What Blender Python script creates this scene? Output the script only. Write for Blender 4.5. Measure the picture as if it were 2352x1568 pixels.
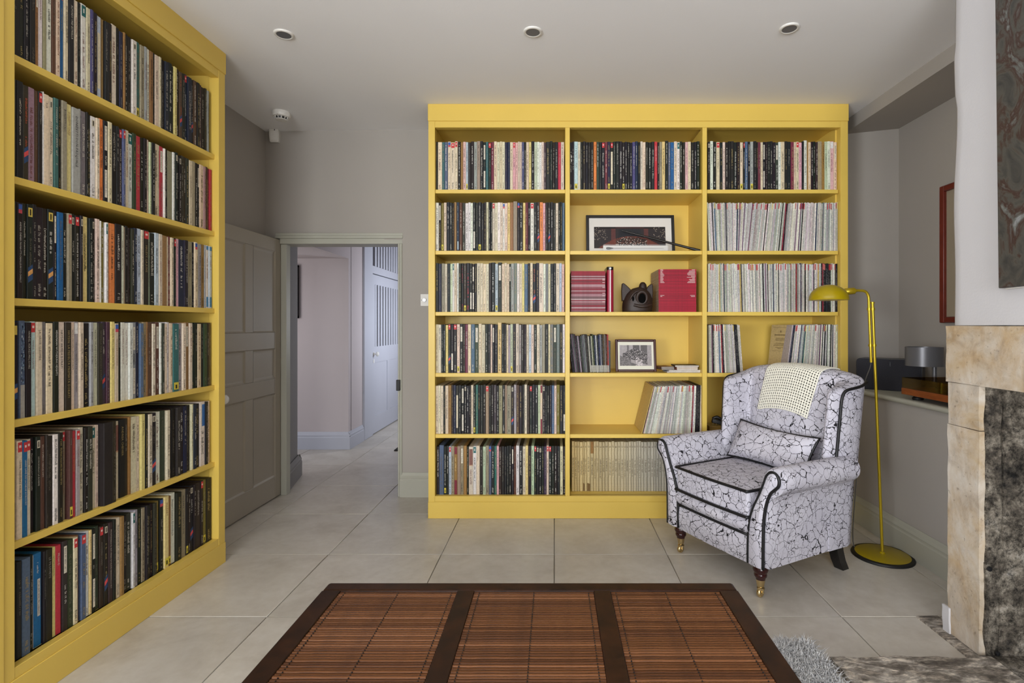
import bpy, bmesh, math, random
from mathutils import Vector, Matrix, Euler
from mathutils.bvhtree import BVHTree

for o in list(bpy.data.objects):
    bpy.data.objects.remove(o, do_unlink=True)
sc = bpy.context.scene
COL = sc.collection
R = random.Random(7)

# ------------------------------------------------------------------ camera
FPX, HCAM, VPX, VPY = 1208.0, 1.215, 1273.0, 748.0      # focal length (px), eye height (m), vanishing point
cam_d = bpy.data.cameras.new('camera')
cam = bpy.data.objects.new('camera', cam_d)
COL.objects.link(cam)
cam.location = (0, 0, HCAM)
cam.rotation_euler = (math.radians(90), 0, 0)
cam_d.sensor_width = 36.0
cam_d.lens = FPX / 2352 * 36.0
cam_d.shift_x = -(VPX - 1176) / 2352
cam_d.shift_y = -(784 - VPY) / 2352
cam_d.clip_start = 0.02
sc.camera = cam

# ------------------------------------------------------------------ world, lights, exposure
world = bpy.data.worlds.new('world')
sc.world = world
world.use_nodes = True
bg = world.node_tree.nodes['Background']
bg.inputs[0].default_value = (0.62, 0.72, 0.9, 1)
bg.inputs[1].default_value = 1.0


def area(name, loc, rot, sx, sy, power, color):
    d = bpy.data.lights.new(name, 'AREA')
    d.shape = 'RECTANGLE'
    d.size, d.size_y, d.energy, d.color = sx, sy, power, color
    o = bpy.data.objects.new(name, d)
    COL.objects.link(o)
    o.location = loc
    o.rotation_euler = [math.radians(a) for a in rot]
    return o


# daylight entering by the window in the wall behind the viewer, and by the window of the passage
area('window_daylight', (-0.35, -5.06, 1.40), (103, 0, 0), 2.6, 1.7, 265, (0.94, 0.97, 1.0))
area('added_side_light', (-2.14, -1.35, 1.35), (124, 0, -90), 1.8, 1.4, 200, (0.94, 0.97, 1.0))  # unseen side source, added and tilted up to lift ceiling and chimney breast
area('passage_window_daylight', (-0.72, 6.25, 1.3), (90, 0, 82), 0.4, 0.7, 22, (0.86, 0.91, 1.0))
area('side_room_fill', (-3.2, 4.0, 1.25), (90, 0, -20), 0.6, 0.9, 8, (1.0, 0.95, 0.93))  # lamp added to brighten the pink wall; no window in this side room
sc.view_settings.view_transform = 'Standard'
sc.view_settings.look = 'None'
sc.view_settings.gamma = 1.0
sc.view_settings.use_curve_mapping = False
sc.view_settings.exposure = -0.06

# ------------------------------------------------------------------ helpers: colour, materials


def lin(r, g, b):
    def f(c):
        c /= 255.0
        return c / 12.92 if c <= 0.04045 else ((c + 0.055) / 1.055) ** 2.4
    return (f(r), f(g), f(b), 1.0)


class NT:
    """small node-tree writer"""
    def __init__(self, name):
        self.m = bpy.data.materials.new(name)
        self.m.use_nodes = True
        self.t = self.m.node_tree
        self.p = self.t.nodes['Principled BSDF']

    def n(self, kind, **kw):
        x = self.t.nodes.new(kind)
        for k, v in kw.items():
            if k.startswith('i_'):
                x.inputs[k[2:].replace('_', ' ')].default_value = v
            else:
                setattr(x, k, v)
        return x

    def l(self, a, ao, b, bi):
        self.t.links.new(a.outputs[ao], b.inputs[bi])

    def coord(self, which='Object', scale=None):
        c = self.n('ShaderNodeTexCoord')
        if scale is None:
            return c, which
        mp = self.n('ShaderNodeMapping')
        mp.inputs['Scale'].default_value = scale
        self.l(c, which, mp, 'Vector')
        return mp, 'Vector'

    def noise(self, scale, detail=4, rough=0.55, src=None, dist=0.0):
        x = self.n('ShaderNodeTexNoise')
        x.inputs['Scale'].default_value = scale
        x.inputs['Detail'].default_value = detail
        x.inputs['Roughness'].default_value = rough
        x.inputs['Distortion'].default_value = dist
        if src:
            self.l(src[0], src[1], x, 'Vector')
        return x

    def ramp(self, src, out, stops):
        r = self.n('ShaderNodeValToRGB')
        e = r.color_ramp.elements
        while len(e) < len(stops):
            e.new(0.5)
        for el, (p, c) in zip(e, stops):
            el.position = p
            el.color = c
        self.l(src, out, r, 'Fac')
        return r

    def mix(self, fac, a, b, mode='MIX'):
        x = self.n('ShaderNodeMix', data_type='RGBA', blend_type=mode)
        for v, i in ((fac, 0), (a, 6), (b, 7)):
            if isinstance(v, tuple) and len(v) == 2 and hasattr(v[0], 'outputs'):
                self.t.links.new(v[0].outputs[v[1]], x.inputs[i])
            else:
                x.inputs[i].default_value = v
        return x, 2

    def base(self, src):
        self.t.links.new(src[0].outputs[src[1]], self.p.inputs['Base Color'])

    def bump(self, src, out, strength=0.2, dist=0.002):
        b = self.n('ShaderNodeBump')
        b.inputs['Strength'].default_value = strength
        b.inputs['Distance'].default_value = dist
        self.l(src, out, b, 'Height')
        self.l(b, 'Normal', self.p, 'Normal')
        return b

    def set(self, rough=0.5, metal=0.0, spec=0.5):
        self.p.inputs['Roughness'].default_value = rough
        self.p.inputs['Metallic'].default_value = metal
        self.p.inputs['Specular IOR Level'].default_value = spec
        return self.m


def paint(name, c, rough=0.5, var=0.06, scale=3.0, bump=0.05, metal=0.0, spec=0.5, bscale=120):
    t = NT(name)
    src = t.coord()
    nz = t.noise(scale, 2, 0.5, src)
    d = tuple(max(0, x * (1 - var)) for x in c[:3]) + (1,)
    u = tuple(min(1, x * (1 + var)) for x in c[:3]) + (1,)
    rp = t.ramp(nz, 'Fac', [(0.3, d), (0.7, u)])
    t.base((rp, 'Color'))
    if bump:
        n2 = t.noise(bscale, 1, 0.5, src)
        t.bump(n2, 'Fac', bump, 0.002)
    return t.set(rough, metal, spec)


M = {}
M['yellow'] = paint('yellow_paint', lin(228, 195, 92), 0.38, 0.03, 2.0, 0.05)
M['wall'] = paint('wall_paint', lin(172, 166, 159), 0.85, 0.03, 1.5, 0.12, spec=0.2)
M['wall_pale'] = paint('chimney_paint', lin(205, 203, 205), 0.8, 0.03, 2.0, 0.15, spec=0.2)
M['ceiling'] = paint('ceiling_paint', lin(242, 241, 242), 0.9, 0.02, 1.2, 0.1, spec=0.2)
M['wood_paint'] = paint('woodwork_paint', lin(176, 175, 162), 0.45, 0.03, 3.0, 0.04)
M['door_paint'] = paint('door_paint', lin(160, 152, 138), 0.5, 0.03, 3.0, 0.05)
M['hall_wall'] = paint('hall_wall_paint', lin(196, 186, 186), 0.85, 0.02, 1.5, 0.1, spec=0.2)
M['hall_grey'] = paint('passage_grey_paint', lin(140, 138, 136), 0.7, 0.02, 2.0, 0.05)
M['hall_wood'] = paint('hall_woodwork', lin(186, 188, 198), 0.5, 0.02, 3.0, 0.03)
M['white_plastic'] = paint('white_plastic', lin(225, 222, 216), 0.35, 0.01, 3.0, 0.0)
M['white_ceramic'] = paint('white_ceramic', lin(238, 236, 232), 0.12, 0.01, 3.0, 0.0)
M['black'] = paint('black_plastic', lin(24, 24, 26), 0.4, 0.1, 6.0, 0.0)
M['black_gloss'] = paint('black_lacquer', lin(16, 14, 14), 0.2, 0.1, 6.0, 0.0)
M['piping'] = paint('black_piping', lin(14, 14, 18), 0.5, 0.1, 40.0, 0.2)
M['chrome'] = paint('chrome', lin(200, 200, 200), 0.12, 0.02, 3.0, 0.0, metal=1.0)
M['brass'] = paint('brass', lin(214, 190, 140), 0.16, 0.04, 30.0, 0.0, metal=1.0)
M['mahogany'] = paint('mahogany_lacquer', lin(52, 20, 20), 0.18, 0.2, 8.0, 0.0)
M['red_wood'] = paint('red_wood', lin(112, 42, 30), 0.35, 0.15, 14.0, 0.05)
M['mat'] = paint('mount_card', lin(226, 222, 216), 0.9, 0.01, 3.0, 0.0)
M['ochre'] = paint('ochre_lacquer', lin(160, 138, 6), 0.28, 0.04, 4.0, 0.0)
M['ochre_metal'] = paint('ochre_brass', lin(178, 152, 30), 0.3, 0.04, 4.0, 0.0, metal=0.55)
M['lamp_inner'] = paint('lamp_inner_white', lin(220, 216, 210), 0.5, 0.01, 4.0, 0.0)
M['grey_metal'] = paint('grey_lamp_metal', lin(112, 112, 116), 0.35, 0.03, 4.0, 0.0, metal=0.3)
M['speaker_cloth'] = paint('speaker_cloth', lin(38, 38, 46), 0.8, 0.2, 200.0, 0.4, bscale=900)
M['rubber'] = paint('black_rubber', lin(18, 18, 18), 0.55, 0.1, 8.0, 0.0)
M['matte_black'] = paint('dull_black', lin(8, 7, 6), 0.95, 0.05, 8.0, 0.0, spec=0.1)
M['cable'] = paint('cable_sleeve', lin(70, 66, 60), 0.6, 0.1, 8.0, 0.0)
M['grout'] = paint('grout', lin(150, 142, 130), 0.9, 0.05, 10.0, 0.1)
M['dark_mat'] = paint('dark_mat', lin(40, 38, 36), 0.95, 0.2, 60.0, 0.3)
M['cream_wool'] = paint('cream_cotton', lin(240, 237, 222), 0.95, 0.06, 60.0, 0.5, bscale=500)


def wood_mat(name, c1, c2, rough, grain=(3, 40, 40), bump=0.1, spec=0.5):
    t = NT(name)
    src = t.coord('Object', grain)
    nz = t.noise(4.0, 6, 0.6, src, 0.4)
    rp = t.ramp(nz, 'Fac', [(0.3, c1), (0.72, c2)])
    t.base((rp, 'Color'))
    t.bump(nz, 'Fac', bump, 0.001)
    return t.set(rough, 0, spec)


M['table_frame'] = wood_mat('dark_table_wood', lin(30, 16, 8), lin(56, 30, 14), 0.45, (4, 4, 40), 0.1, 0.25)
M['slat'] = wood_mat('bamboo_slat', lin(72, 42, 21), lin(108, 66, 34), 0.45, (5, 160, 160), 0.1, 0.2)
M['slat_b'] = wood_mat('bamboo_slat_pale', lin(86, 51, 26), lin(122, 76, 42), 0.4, (5, 160, 160), 0.1, 0.3)
M['slat_c'] = wood_mat('bamboo_slat_dark', lin(62, 35, 18), lin(94, 56, 29), 0.45, (5, 160, 160), 0.1, 0.2)
M['turntable_wood'] = wood_mat('turntable_wood', lin(118, 58, 28), lin(158, 86, 44), 0.3, (20, 3, 20))
M['carved'] = wood_mat('carved_dark_wood', lin(30, 20, 15), lin(62, 42, 32), 0.5, (20, 20, 60), 0.3)

# floor tile: honed limestone look
t = NT('limestone_tile')
src = t.coord()
oi = t.n('ShaderNodeObjectInfo')
vadd = t.n('ShaderNodeVectorMath', operation='ADD')
t.l(src[0], src[1], vadd, 0)
sc3 = t.n('ShaderNodeVectorMath', operation='SCALE')
cmb = t.n('ShaderNodeCombineXYZ')
t.l(oi, 'Random', cmb, 'X'); t.l(oi, 'Random', cmb, 'Y')
t.l(cmb, 'Vector', sc3, 0); sc3.inputs['Scale'].default_value = 37.0
t.l(sc3, 'Vector', vadd, 1)
n1 = t.noise(3.0, 5, 0.62, (vadd, 'Vector'), 0.6)
n2 = t.noise(22.0, 3, 0.6, (vadd, 'Vector'))
rp = t.ramp(n1, 'Fac', [(0.28, lin(188, 181, 170)), (0.5, lin(204, 198, 188)), (0.75, lin(214, 209, 200))])
rp2 = t.ramp(n2, 'Fac', [(0.35, (0.93, 0.92, 0.90, 1)), (0.65, (1, 1, 1, 1))])
m1 = t.mix(1.0, (rp, 'Color'), (rp2, 'Color'), 'MULTIPLY')
rr = t.ramp(oi, 'Random', [(0.0, (0.95, 0.95, 0.95, 1)), (1.0, (1.03, 1.02, 1.0, 1))])
m2 = t.mix(1.0, m1, (rr, 'Color'), 'MULTIPLY')
t.base(m2)
t.bump(n2, 'Fac', 0.06, 0.001)
M['tile'] = t.set(0.3, 0, 0.45)

# crackle upholstery: pale lavender grey with broken black crackle lines
t = NT('crackle_fabric')
src = t.coord()
nd = t.noise(14.0, 3, 0.6, src)
sub = t.n('ShaderNodeVectorMath', operation='SUBTRACT')
t.l(nd, 'Color', sub, 0); sub.inputs[1].default_value = (0.5, 0.5, 0.5)
scl = t.n('ShaderNodeVectorMath', operation='SCALE'); t.l(sub, 'Vector', scl, 0); scl.inputs['Scale'].default_value = 0.045
nd2 = t.noise(55.0, 3, 0.6, src)
sub2 = t.n('ShaderNodeVectorMath', operation='SUBTRACT')
t.l(nd2, 'Color', sub2, 0); sub2.inputs[1].default_value = (0.5, 0.5, 0.5)
scl2 = t.n('ShaderNodeVectorMath', operation='SCALE'); t.l(sub2, 'Vector', scl2, 0); scl2.inputs['Scale'].default_value = 0.009
add0 = t.n('ShaderNodeVectorMath', operation='ADD'); t.l(scl2, 'Vector', add0, 0); t.l(scl, 'Vector', add0, 1)
add = t.n('ShaderNodeVectorMath', operation='ADD'); t.l(src[0], src[1], add, 0); t.l(add0, 'Vector', add, 1)


def crack(scale, width, lo, hi, nscale):
    v = t.n('ShaderNodeTexVoronoi', feature='DISTANCE_TO_EDGE')
    v.inputs['Scale'].default_value = scale
    t.l(add, 'Vector', v, 'Vector')
    w = t.noise(nscale, 3, 0.6, src)
    mr = t.n('ShaderNodeMapRange'); t.l(w, 'Fac', mr, 'Value')
    mr.inputs['From Min'].default_value = lo; mr.inputs['From Max'].default_value = hi
    mr.inputs['To Min'].default_value = 0.0; mr.inputs['To Max'].default_value = width
    c = t.n('ShaderNodeMath', operation='LESS_THAN'); t.l(v, 'Distance', c, 0); t.l(mr, 'Result', c, 1)
    return c


k1 = crack(23.0, 0.040, 0.22, 0.74, 14.0)
k2 = crack(44.0, 0.050, 0.46, 0.76, 20.0)
mx = t.n('ShaderNodeMath', operation='MAXIMUM'); t.l(k1, 0, mx, 0); t.l(k2, 0, mx, 1)
nb = t.noise(5.0, 3, 0.5, src)
bas = t.ramp(nb, 'Fac', [(0.3, lin(192, 189, 201)), (0.7, lin(209, 206, 216))])
fc = t.mix((mx, 0), (bas, 'Color'), lin(20, 18, 24))
t.base(fc)
nf = t.noise(700.0, 2, 0.5, src)
t.bump(nf, 'Fac', 0.25, 0.001)
M['fabric'] = t.set(0.6, 0, 0.3)

# printed sleeves: colour from the mesh's own colour attribute, with a little shelf wear
t = NT('printed_sleeve')
at = t.n('ShaderNodeVertexColor', layer_name='Col')
src = t.coord()
nz = t.noise(90.0, 2, 0.65, src)
rp = t.ramp(nz, 'Fac', [(0.3, (0.80, 0.80, 0.79, 1)), (0.6, (1, 1, 1, 1))])
mm = t.mix(1.0, (at, 'Color'), (rp, 'Color'), 'MULTIPLY')
t.base(mm)
M['sleeve'] = t.set(0.5, 0, 0.35)

# fireplace stone
t = NT('limestone_surround')
src = t.coord()
n1 = t.noise(2.6, 6, 0.6, src, 0.5)
n2 = t.noise(9.0, 8, 0.68, src, 0.8)
n3 = t.noise(60.0, 4, 0.6, src)
rp = t.ramp(n1, 'Fac', [(0.25, lin(212, 207, 199)), (0.44, lin(202, 192, 178)), (0.56, lin(188, 166, 134)), (0.63, lin(200, 190, 174)), (0.85, lin(220, 217, 212))])
rp2 = t.ramp(n2, 'Fac', [(0.3, (0.72, 0.69, 0.66, 1)), (0.52, (1, 1, 1, 1))])
mm = t.mix(1.0, (rp, 'Color'), (rp2, 'Color'), 'MULTIPLY')
rp3 = t.ramp(n3, 'Fac', [(0.28, (0.45, 0.42, 0.4, 1)), (0.38, (1, 1, 1, 1))])
mm2 = t.mix(0.7, mm, (rp3, 'Color'), 'MULTIPLY')
srs = t.coord('Object', (3.0, 5.0, 2.6))
n4 = t.noise(2.2, 6, 0.62, srs, 0.5)
rp4 = t.ramp(n4, 'Fac', [(0.44, (1, 1, 1, 1)), (0.56, (0.86, 0.77, 0.66, 1)), (0.63, (0.70, 0.65, 0.60, 1)), (0.74, (1, 1, 1, 1))])
mm2 = t.mix(0.6, mm2, (rp4, 'Color'), 'MULTIPLY')
t.base(mm2)
t.bump(n2, 'Fac', 0.5, 0.006)
M['stone'] = t.set(0.85, 0, 0.3)

t = NT('sooty_stone')
src = t.coord()
n1 = t.noise(7.0, 8, 0.7, src, 0.2)
n2 = t.noise(46.0, 12, 0.85, src, 0.1)
rp = t.ramp(n1, 'Fac', [(0.34, lin(40, 39, 38)), (0.46, lin(100, 93, 84)), (0.56, lin(150, 142, 130)), (0.7, lin(190, 185, 178))])
rp2 = t.ramp(n2, 'Fac', [(0.40, (0.10, 0.10, 0.10, 1)), (0.5, (0.7, 0.69, 0.67, 1)), (0.6, (1.25, 1.23, 1.2, 1))])
mm = t.mix(1.0, (rp, 'Color'), (rp2, 'Color'), 'MULTIPLY')
t.base(mm)
t.bump(n2, 'Fac', 0.6, 0.006)
M['soot'] = t.set(0.9, 0, 0.2)

t = NT('hearth_stone')
src = t.coord('Object', (1.0, 2.6, 1.0))
n1 = t.noise(7.0, 8, 0.7, src, 0.8)
n2 = t.noise(26.0, 8, 0.7, src, 0.3)
rp = t.ramp(n1, 'Fac', [(0.3, lin(78, 72, 66)), (0.46, lin(122, 114, 105)), (0.6, lin(178, 170, 160))])
rp2 = t.ramp(n2, 'Fac', [(0.36, (0.55, 0.54, 0.52, 1)), (0.5, (1.0, 1.0, 1.0, 1)), (0.62, (1.9, 1.86, 1.78, 1))])
mm = t.mix(1.0, (rp, 'Color'), (rp2, 'Color'), 'MULTIPLY')
t.base(mm)
t.bump(n1, 'Fac', 0.6, 0.008)
M['hearth'] = t.set(0.75, 0, 0.3)

# dark abstract oil painting
t = NT('oil_painting')
src = t.coord('Object', (1.0, 3.0, 2.0))
n1 = t.noise(3.0, 6, 0.6, src, 1.8)
rp = t.ramp(n1, 'Fac', [(0.3, lin(40, 40, 42)), (0.47, lin(74, 72, 66)), (0.55, lin(58, 36, 30)), (0.63, lin(96, 98, 94)), (0.72, lin(150, 152, 154)), (0.8, lin(52, 54, 58))])
t.base((rp, 'Color'))
t.bump(n1, 'Fac', 0.5, 0.004)
M['painting'] = t.set(0.5)

# amber tinted acrylic / clear acrylic
for nm, c, a in (('amber_acrylic', lin(150, 120, 50), 0.72), ('clear_acrylic', lin(240, 242, 242), 0.9), ('picture_glass', lin(255, 255, 255), 0.97)):
    t = NT(nm)
    tr = t.n('ShaderNodeBsdfTransparent'); tr.inputs[0].default_value = lin(214, 192, 140) if nm == 'amber_acrylic' else (0.97, 0.98, 0.98, 1)
    gl = t.n('ShaderNodeBsdfGlossy'); gl.inputs['Roughness'].default_value = 0.06
    ms = t.n('ShaderNodeMixShader'); ms.inputs[0].default_value = 1 - a if nm != 'amber_acrylic' else 0.12
    t.l(tr, 0, ms, 1); t.l(gl, 0, ms, 2)
    t.l(ms, 0, t.t.nodes['Material Output'], 'Surface')
    M[nm] = t.m

t = NT('shag_wool')
src = t.coord()
nz = t.noise(60.0, 3, 0.6, src)
rp = t.ramp(nz, 'Fac', [(0.3, lin(166, 166, 168)), (0.7, lin(232, 232, 232))])
t.base((rp, 'Color'))
M['shag'] = t.set(0.8, 0, 0.2)

# ------------------------------------------------------------------ helpers: geometry


class MB:
    def __init__(self):
        self.v, self.f, self.mi, self.col = [], [], [], []

    def add(self, verts, faces, mi=0, col=None):
        b = len(self.v)
        self.v += [tuple(p) for p in verts]
        for f in faces:
            self.f.append([b + i for i in f])
            self.mi.append(mi)
            self.col.append(col)
        return b

    def box(self, x0, x1, y0, y1, z0, z1, mi=0, col=None):
        x0, x1 = sorted((x0, x1)); y0, y1 = sorted((y0, y1)); z0, z1 = sorted((z0, z1))
        self.add([(x0, y0, z0), (x1, y0, z0), (x1, y1, z0), (x0, y1, z0), (x0, y0, z1), (x1, y0, z1), (x1, y1, z1), (x0, y1, z1)],
                 [(0, 3, 2, 1), (4, 5, 6, 7), (0, 1, 5, 4), (1, 2, 6, 5), (2, 3, 7, 6), (3, 0, 4, 7)], mi, col)
        return self

    def prism(self, poly, axis, a0, a1, mi=0, col=None):
        """extrude a 2-D polygon along axis: 'z' -> poly is (x,y); 'y' -> (x,z); 'x' -> (y,z)"""
        n = len(poly)

        def P(p, a):
            return (p[0], p[1], a) if axis == 'z' else ((p[0], a, p[1]) if axis == 'y' else (a, p[0], p[1]))
        vs = [P(p, a0) for p in poly] + [P(p, a1) for p in poly]
        fs = [tuple(range(n)), tuple(range(2 * n - 1, n - 1, -1))]
        fs += [(i, (i + 1) % n, n + (i + 1) % n, n + i) for i in range(n)]
        self.add(vs, fs, mi, col)
        return self

    def tube(self, pts, r, n=8, closed=False, cap=True, mi=0, col=None):
        pts = [Vector(p) for p in pts]
        m = len(pts)
        rr = r if isinstance(r, (list, tuple)) else [r] * m
        rings, ref = [], None
        for i, p in enumerate(pts):
            if closed:
                tg = pts[(i + 1) % m] - pts[i - 1]
            else:
                tg = pts[min(i + 1, m - 1)] - pts[max(i - 1, 0)]
            tg.normalize()
            if ref is None:
                ref = Vector((0, 0, 1)) if abs(tg.z) < 0.9 else Vector((1, 0, 0))
            u = ref - tg * ref.dot(tg)
            if u.length < 1e-5:
                u = tg.orthogonal()
            u.normalize(); ref = u
            w = tg.cross(u)
            rings.append([p + (u * math.cos(a) + w * math.sin(a)) * rr[i] for a in (2 * math.pi * k / n for k in range(n))])
        vs = [q for ring in rings for q in ring]
        fs = []
        for i in range(m if closed else m - 1):
            a, b = i * n, ((i + 1) % m) * n
            for k in range(n):
                fs.append((a + k, a + (k + 1) % n, b + (k + 1) % n, b + k))
        if cap and not closed:
            fs.append(tuple(range(n - 1, -1, -1)))
            fs.append(tuple((m - 1) * n + k for k in range(n)))
        self.add(vs, fs, mi, col)
        return self

    def lathe(self, prof, c=(0, 0, 0), n=24, mi=0, col=None, mat=None):
        """prof: (radius, z) pairs, bottom to top, about a vertical axis at c"""
        vs, fs = [], []
        for (r, z) in prof:
            for k in range(n):
                a = 2 * math.pi * k / n
                vs.append(Vector((r * math.cos(a), r * math.sin(a), z)))
        for i in range(len(prof) - 1):
            for k in range(n):
                a, b = i * n, (i + 1) * n
                fs.append((a + k, a + (k + 1) % n, b + (k + 1) % n, b + k))
        if prof[0][0] > 1e-5:
            fs.append(tuple(range(n - 1, -1, -1)))
        if prof[-1][0] > 1e-5:
            fs.append(tuple((len(prof) - 1) * n + k for k in range(n)))
        if mat is not None:
            vs = [mat @ v for v in vs]
        vs = [v + Vector(c) for v in vs]
        self.add(vs, fs, mi, col)
        return self

    def build(self, name, mats, parent=None, smooth=None, bevel=0, bseg=2, sub=0, kind=None, fix=True):
        me = bpy.data.meshes.new(name)
        me.from_pydata(self.v, [], self.f)
        mats = mats if isinstance(mats, (list, tuple)) else [mats]
        for m in mats:
            me.materials.append(m)
        if any(self.mi):
            me.polygons.foreach_set('material_index', self.mi)
        if any(c is not None for c in self.col):
            ca = me.color_attributes.new('Col', 'FLOAT_COLOR', 'CORNER')
            buf = []
            for f, c in zip(self.f, self.col):
                buf += list(c or (0.5, 0.5, 0.5, 1)) * len(f)
            ca.data.foreach_set('color', buf)
        if fix:
            bm = bmesh.new(); bm.from_mesh(me)
            bmesh.ops.recalc_face_normals(bm, faces=bm.faces)
            bm.to_mesh(me); bm.free()
        me.validate(); me.update()
        if smooth is not None:
            me.polygons.foreach_set('use_smooth', [True] * len(me.polygons))
            if smooth < 180 and not sub:
                me.set_sharp_from_angle(angle=math.radians(smooth))
        o = bpy.data.objects.new(name, me)
        COL.objects.link(o)
        if bevel:
            b = o.modifiers.new('bevel', 'BEVEL'); b.width = bevel; b.segments = bseg; b.limit_method = 'ANGLE'
            b.angle_limit = math.radians(40); b.harden_normals = False
            if smooth is None:
                me.polygons.foreach_set('use_smooth', [True] * len(me.polygons))
                me.set_sharp_from_angle(angle=math.radians(60))
        if sub:
            s = o.modifiers.new('sub', 'SUBSURF'); s.levels = sub; s.render_levels = sub
        if parent:
            o.parent = parent
        if kind:
            o['kind'] = kind
        return o


def tag(o, label, cat, group=None):
    o['label'] = label
    o['category'] = cat
    if group:
        o['group'] = group
    return o


def empty(name, loc=(0, 0, 0), rz=0.0, label=None, cat=None, group=None):
    o = bpy.data.objects.new(name, None)
    o.empty_display_size = 0.05
    COL.objects.link(o)
    o.location = loc
    o.rotation_euler = (0, 0, rz)
    if label:
        tag(o, label, cat, group)
    return o


def part(name, mats, parent, fn, **kw):
    mb = MB(); fn(mb)
    return mb.build(name, mats, parent, **kw)


def pbox(name, mat, parent, x0, x1, y0, y1, z0, z1, bevel=0.0015, **kw):
    return MB().box(x0, x1, y0, y1, z0, z1).build(name, mat, parent, bevel=bevel, **kw)


def struct(name, mat, *boxes, parent=None, bevel=0):
    mb = MB()
    for b in boxes:
        mb.box(*b)
    o = mb.build(name, mat, parent, bevel=bevel)
    if not parent:
        o['kind'] = 'structure'
    return o


def spline(pts, n=6, closed=False):
    """Catmull-Rom through the points"""
    P = [Vector(p) for p in pts]
    m = len(P); out = []
    rng = m if closed else m - 1
    for i in range(rng):
        p0 = P[i - 1] if (closed or i > 0) else P[0]
        p1 = P[i]; p2 = P[(i + 1) % m]
        p3 = P[(i + 2) % m] if (closed or i + 2 < m) else P[m - 1]
        for k in range(n):
            s = k / n
            out.append(0.5 * ((2 * p1) + (p2 - p0) * s + (2 * p0 - 5 * p1 + 4 * p2 - p3) * s * s + (3 * p1 - p0 - 3 * p2 + p3) * s ** 3))
    if not closed:
        out.append(P[-1])
    return out

# ================================================================== THE SETTING
CEIL = 2.614


def ybw(x):                      # the door wall runs slightly askew to the tiles
    return 3.745 - 0.035 * (min(x, -0.85) + 0.85)


# ---- floor: one bed with a tile for every slab
floor = struct('floor', M['grout'], (-4.2, 3.5, -5.2, 8.6, -0.08, -0.006))
TS, TG = 0.6, 0.0022
tile_me = None
bm_t = MB().box(-TS / 2 + TG, TS / 2 - TG, -TS / 2 + TG, TS / 2 - TG, -0.012, 0.0)
first = bm_t.build('tile', M['tile'], floor, bevel=0.0012, bseg=1)
tile_me = first.data
k = 0
for ix in range(-7, 6):
    for iy in range(-12, 11):
        cx, cy = (ix + 0.5) * TS, 2.197 + (iy - 2.5) * TS
        if (cx > 2.4 and cy > -0.1) or cy > 8.3 or cy < -5.0 or (cy < 3.6 and cx < -2.1) or (cy > 3.9 and cx > -0.5):
            continue
        o = first if k == 0 else bpy.data.objects.new('tile', tile_me)
        if k:
            COL.objects.link(o)
            o.parent = floor
            bv = o.modifiers.new('bevel', 'BEVEL'); bv.width = 0.0012; bv.segments = 1
        o.location = (cx, cy, R.uniform(-0.0006, 0.0004))
        k += 1

# ---- ceiling
struct('ceiling', M['ceiling'], (-2.2, 2.4, -5.2, 3.95, CEIL, CEIL + 0.08), (2.4, 3.5, -5.2, -0.2, CEIL, CEIL + 0.08))
struct('trim_1', M['wall'], (1.985, 2.4, 2.04, 3.72, 2.53, CEIL + 0.02))      # boxed-in beam over the alcove

# ---- walls of the room
struct('wall_left', M['wall'], (-2.2, -2.08, -0.4, 3.86, 0, CEIL), (-2.2, -2.08, -5.2, -2.3, 0, CEIL), (-2.2, -2.08, -2.3, -0.4, 0, 0.65), (-2.2, -2.08, -2.3, -0.4, 2.15, CEIL))
struct('added_window', M['wood_paint'], (-2.13, -2.09, -2.3, -2.24, 0.65, 2.15), (-2.13, -2.09, -0.46, -0.4, 0.65, 2.15), (-2.13, -2.09, -2.3, -0.4, 0.65, 0.71), (-2.13, -2.09, -2.3, -0.4, 2.09, 2.15), (-2.13, -2.09, -1.37, -1.33, 0.71, 2.09))  # unseen window frame, added to go with the side light
# back wall with the doorway
OX0, OX1, OZ = -1.945, -1.085, 1.83
mb = MB()


def wq(mb, x0, x1, z0, z1, th=0.13):
    a, b = ybw(x0), ybw(x1)
    mb.add([(x0, a, z0), (x1, b, z0), (x1, b + th, z0), (x0, a + th, z0), (x0, a, z1), (x1, b, z1), (x1, b + th, z1), (x0, a + th, z1)],
           [(0, 3, 2, 1), (4, 5, 6, 7), (0, 1, 5, 4), (1, 2, 6, 5), (2, 3, 7, 6), (3, 0, 4, 7)])


wq(mb, -2.2, OX0, 0, CEIL, 0.05)
wq(mb, OX0, OX1, OZ, CEIL)
wq(mb, OX1, -0.85, 0, CEIL)
wq(mb, -0.85, 2.0, 0, CEIL)
mb.build('wall_back', M['wall'])['kind'] = 'structure'
# alcove walls
mb = MB()
mb.prism([(1.80, 3.675), (2.305, 3.508), (2.33, 3.72), (1.80, 3.74)], 'z', 0, 2.56)
mb.build('wall_alcove_back', M['wall'])['kind'] = 'structure'
struct('wall_alcove_side', M['wall'], (2.3, 2.4, 2.0, 3.72, 0, 2.56))
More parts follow.
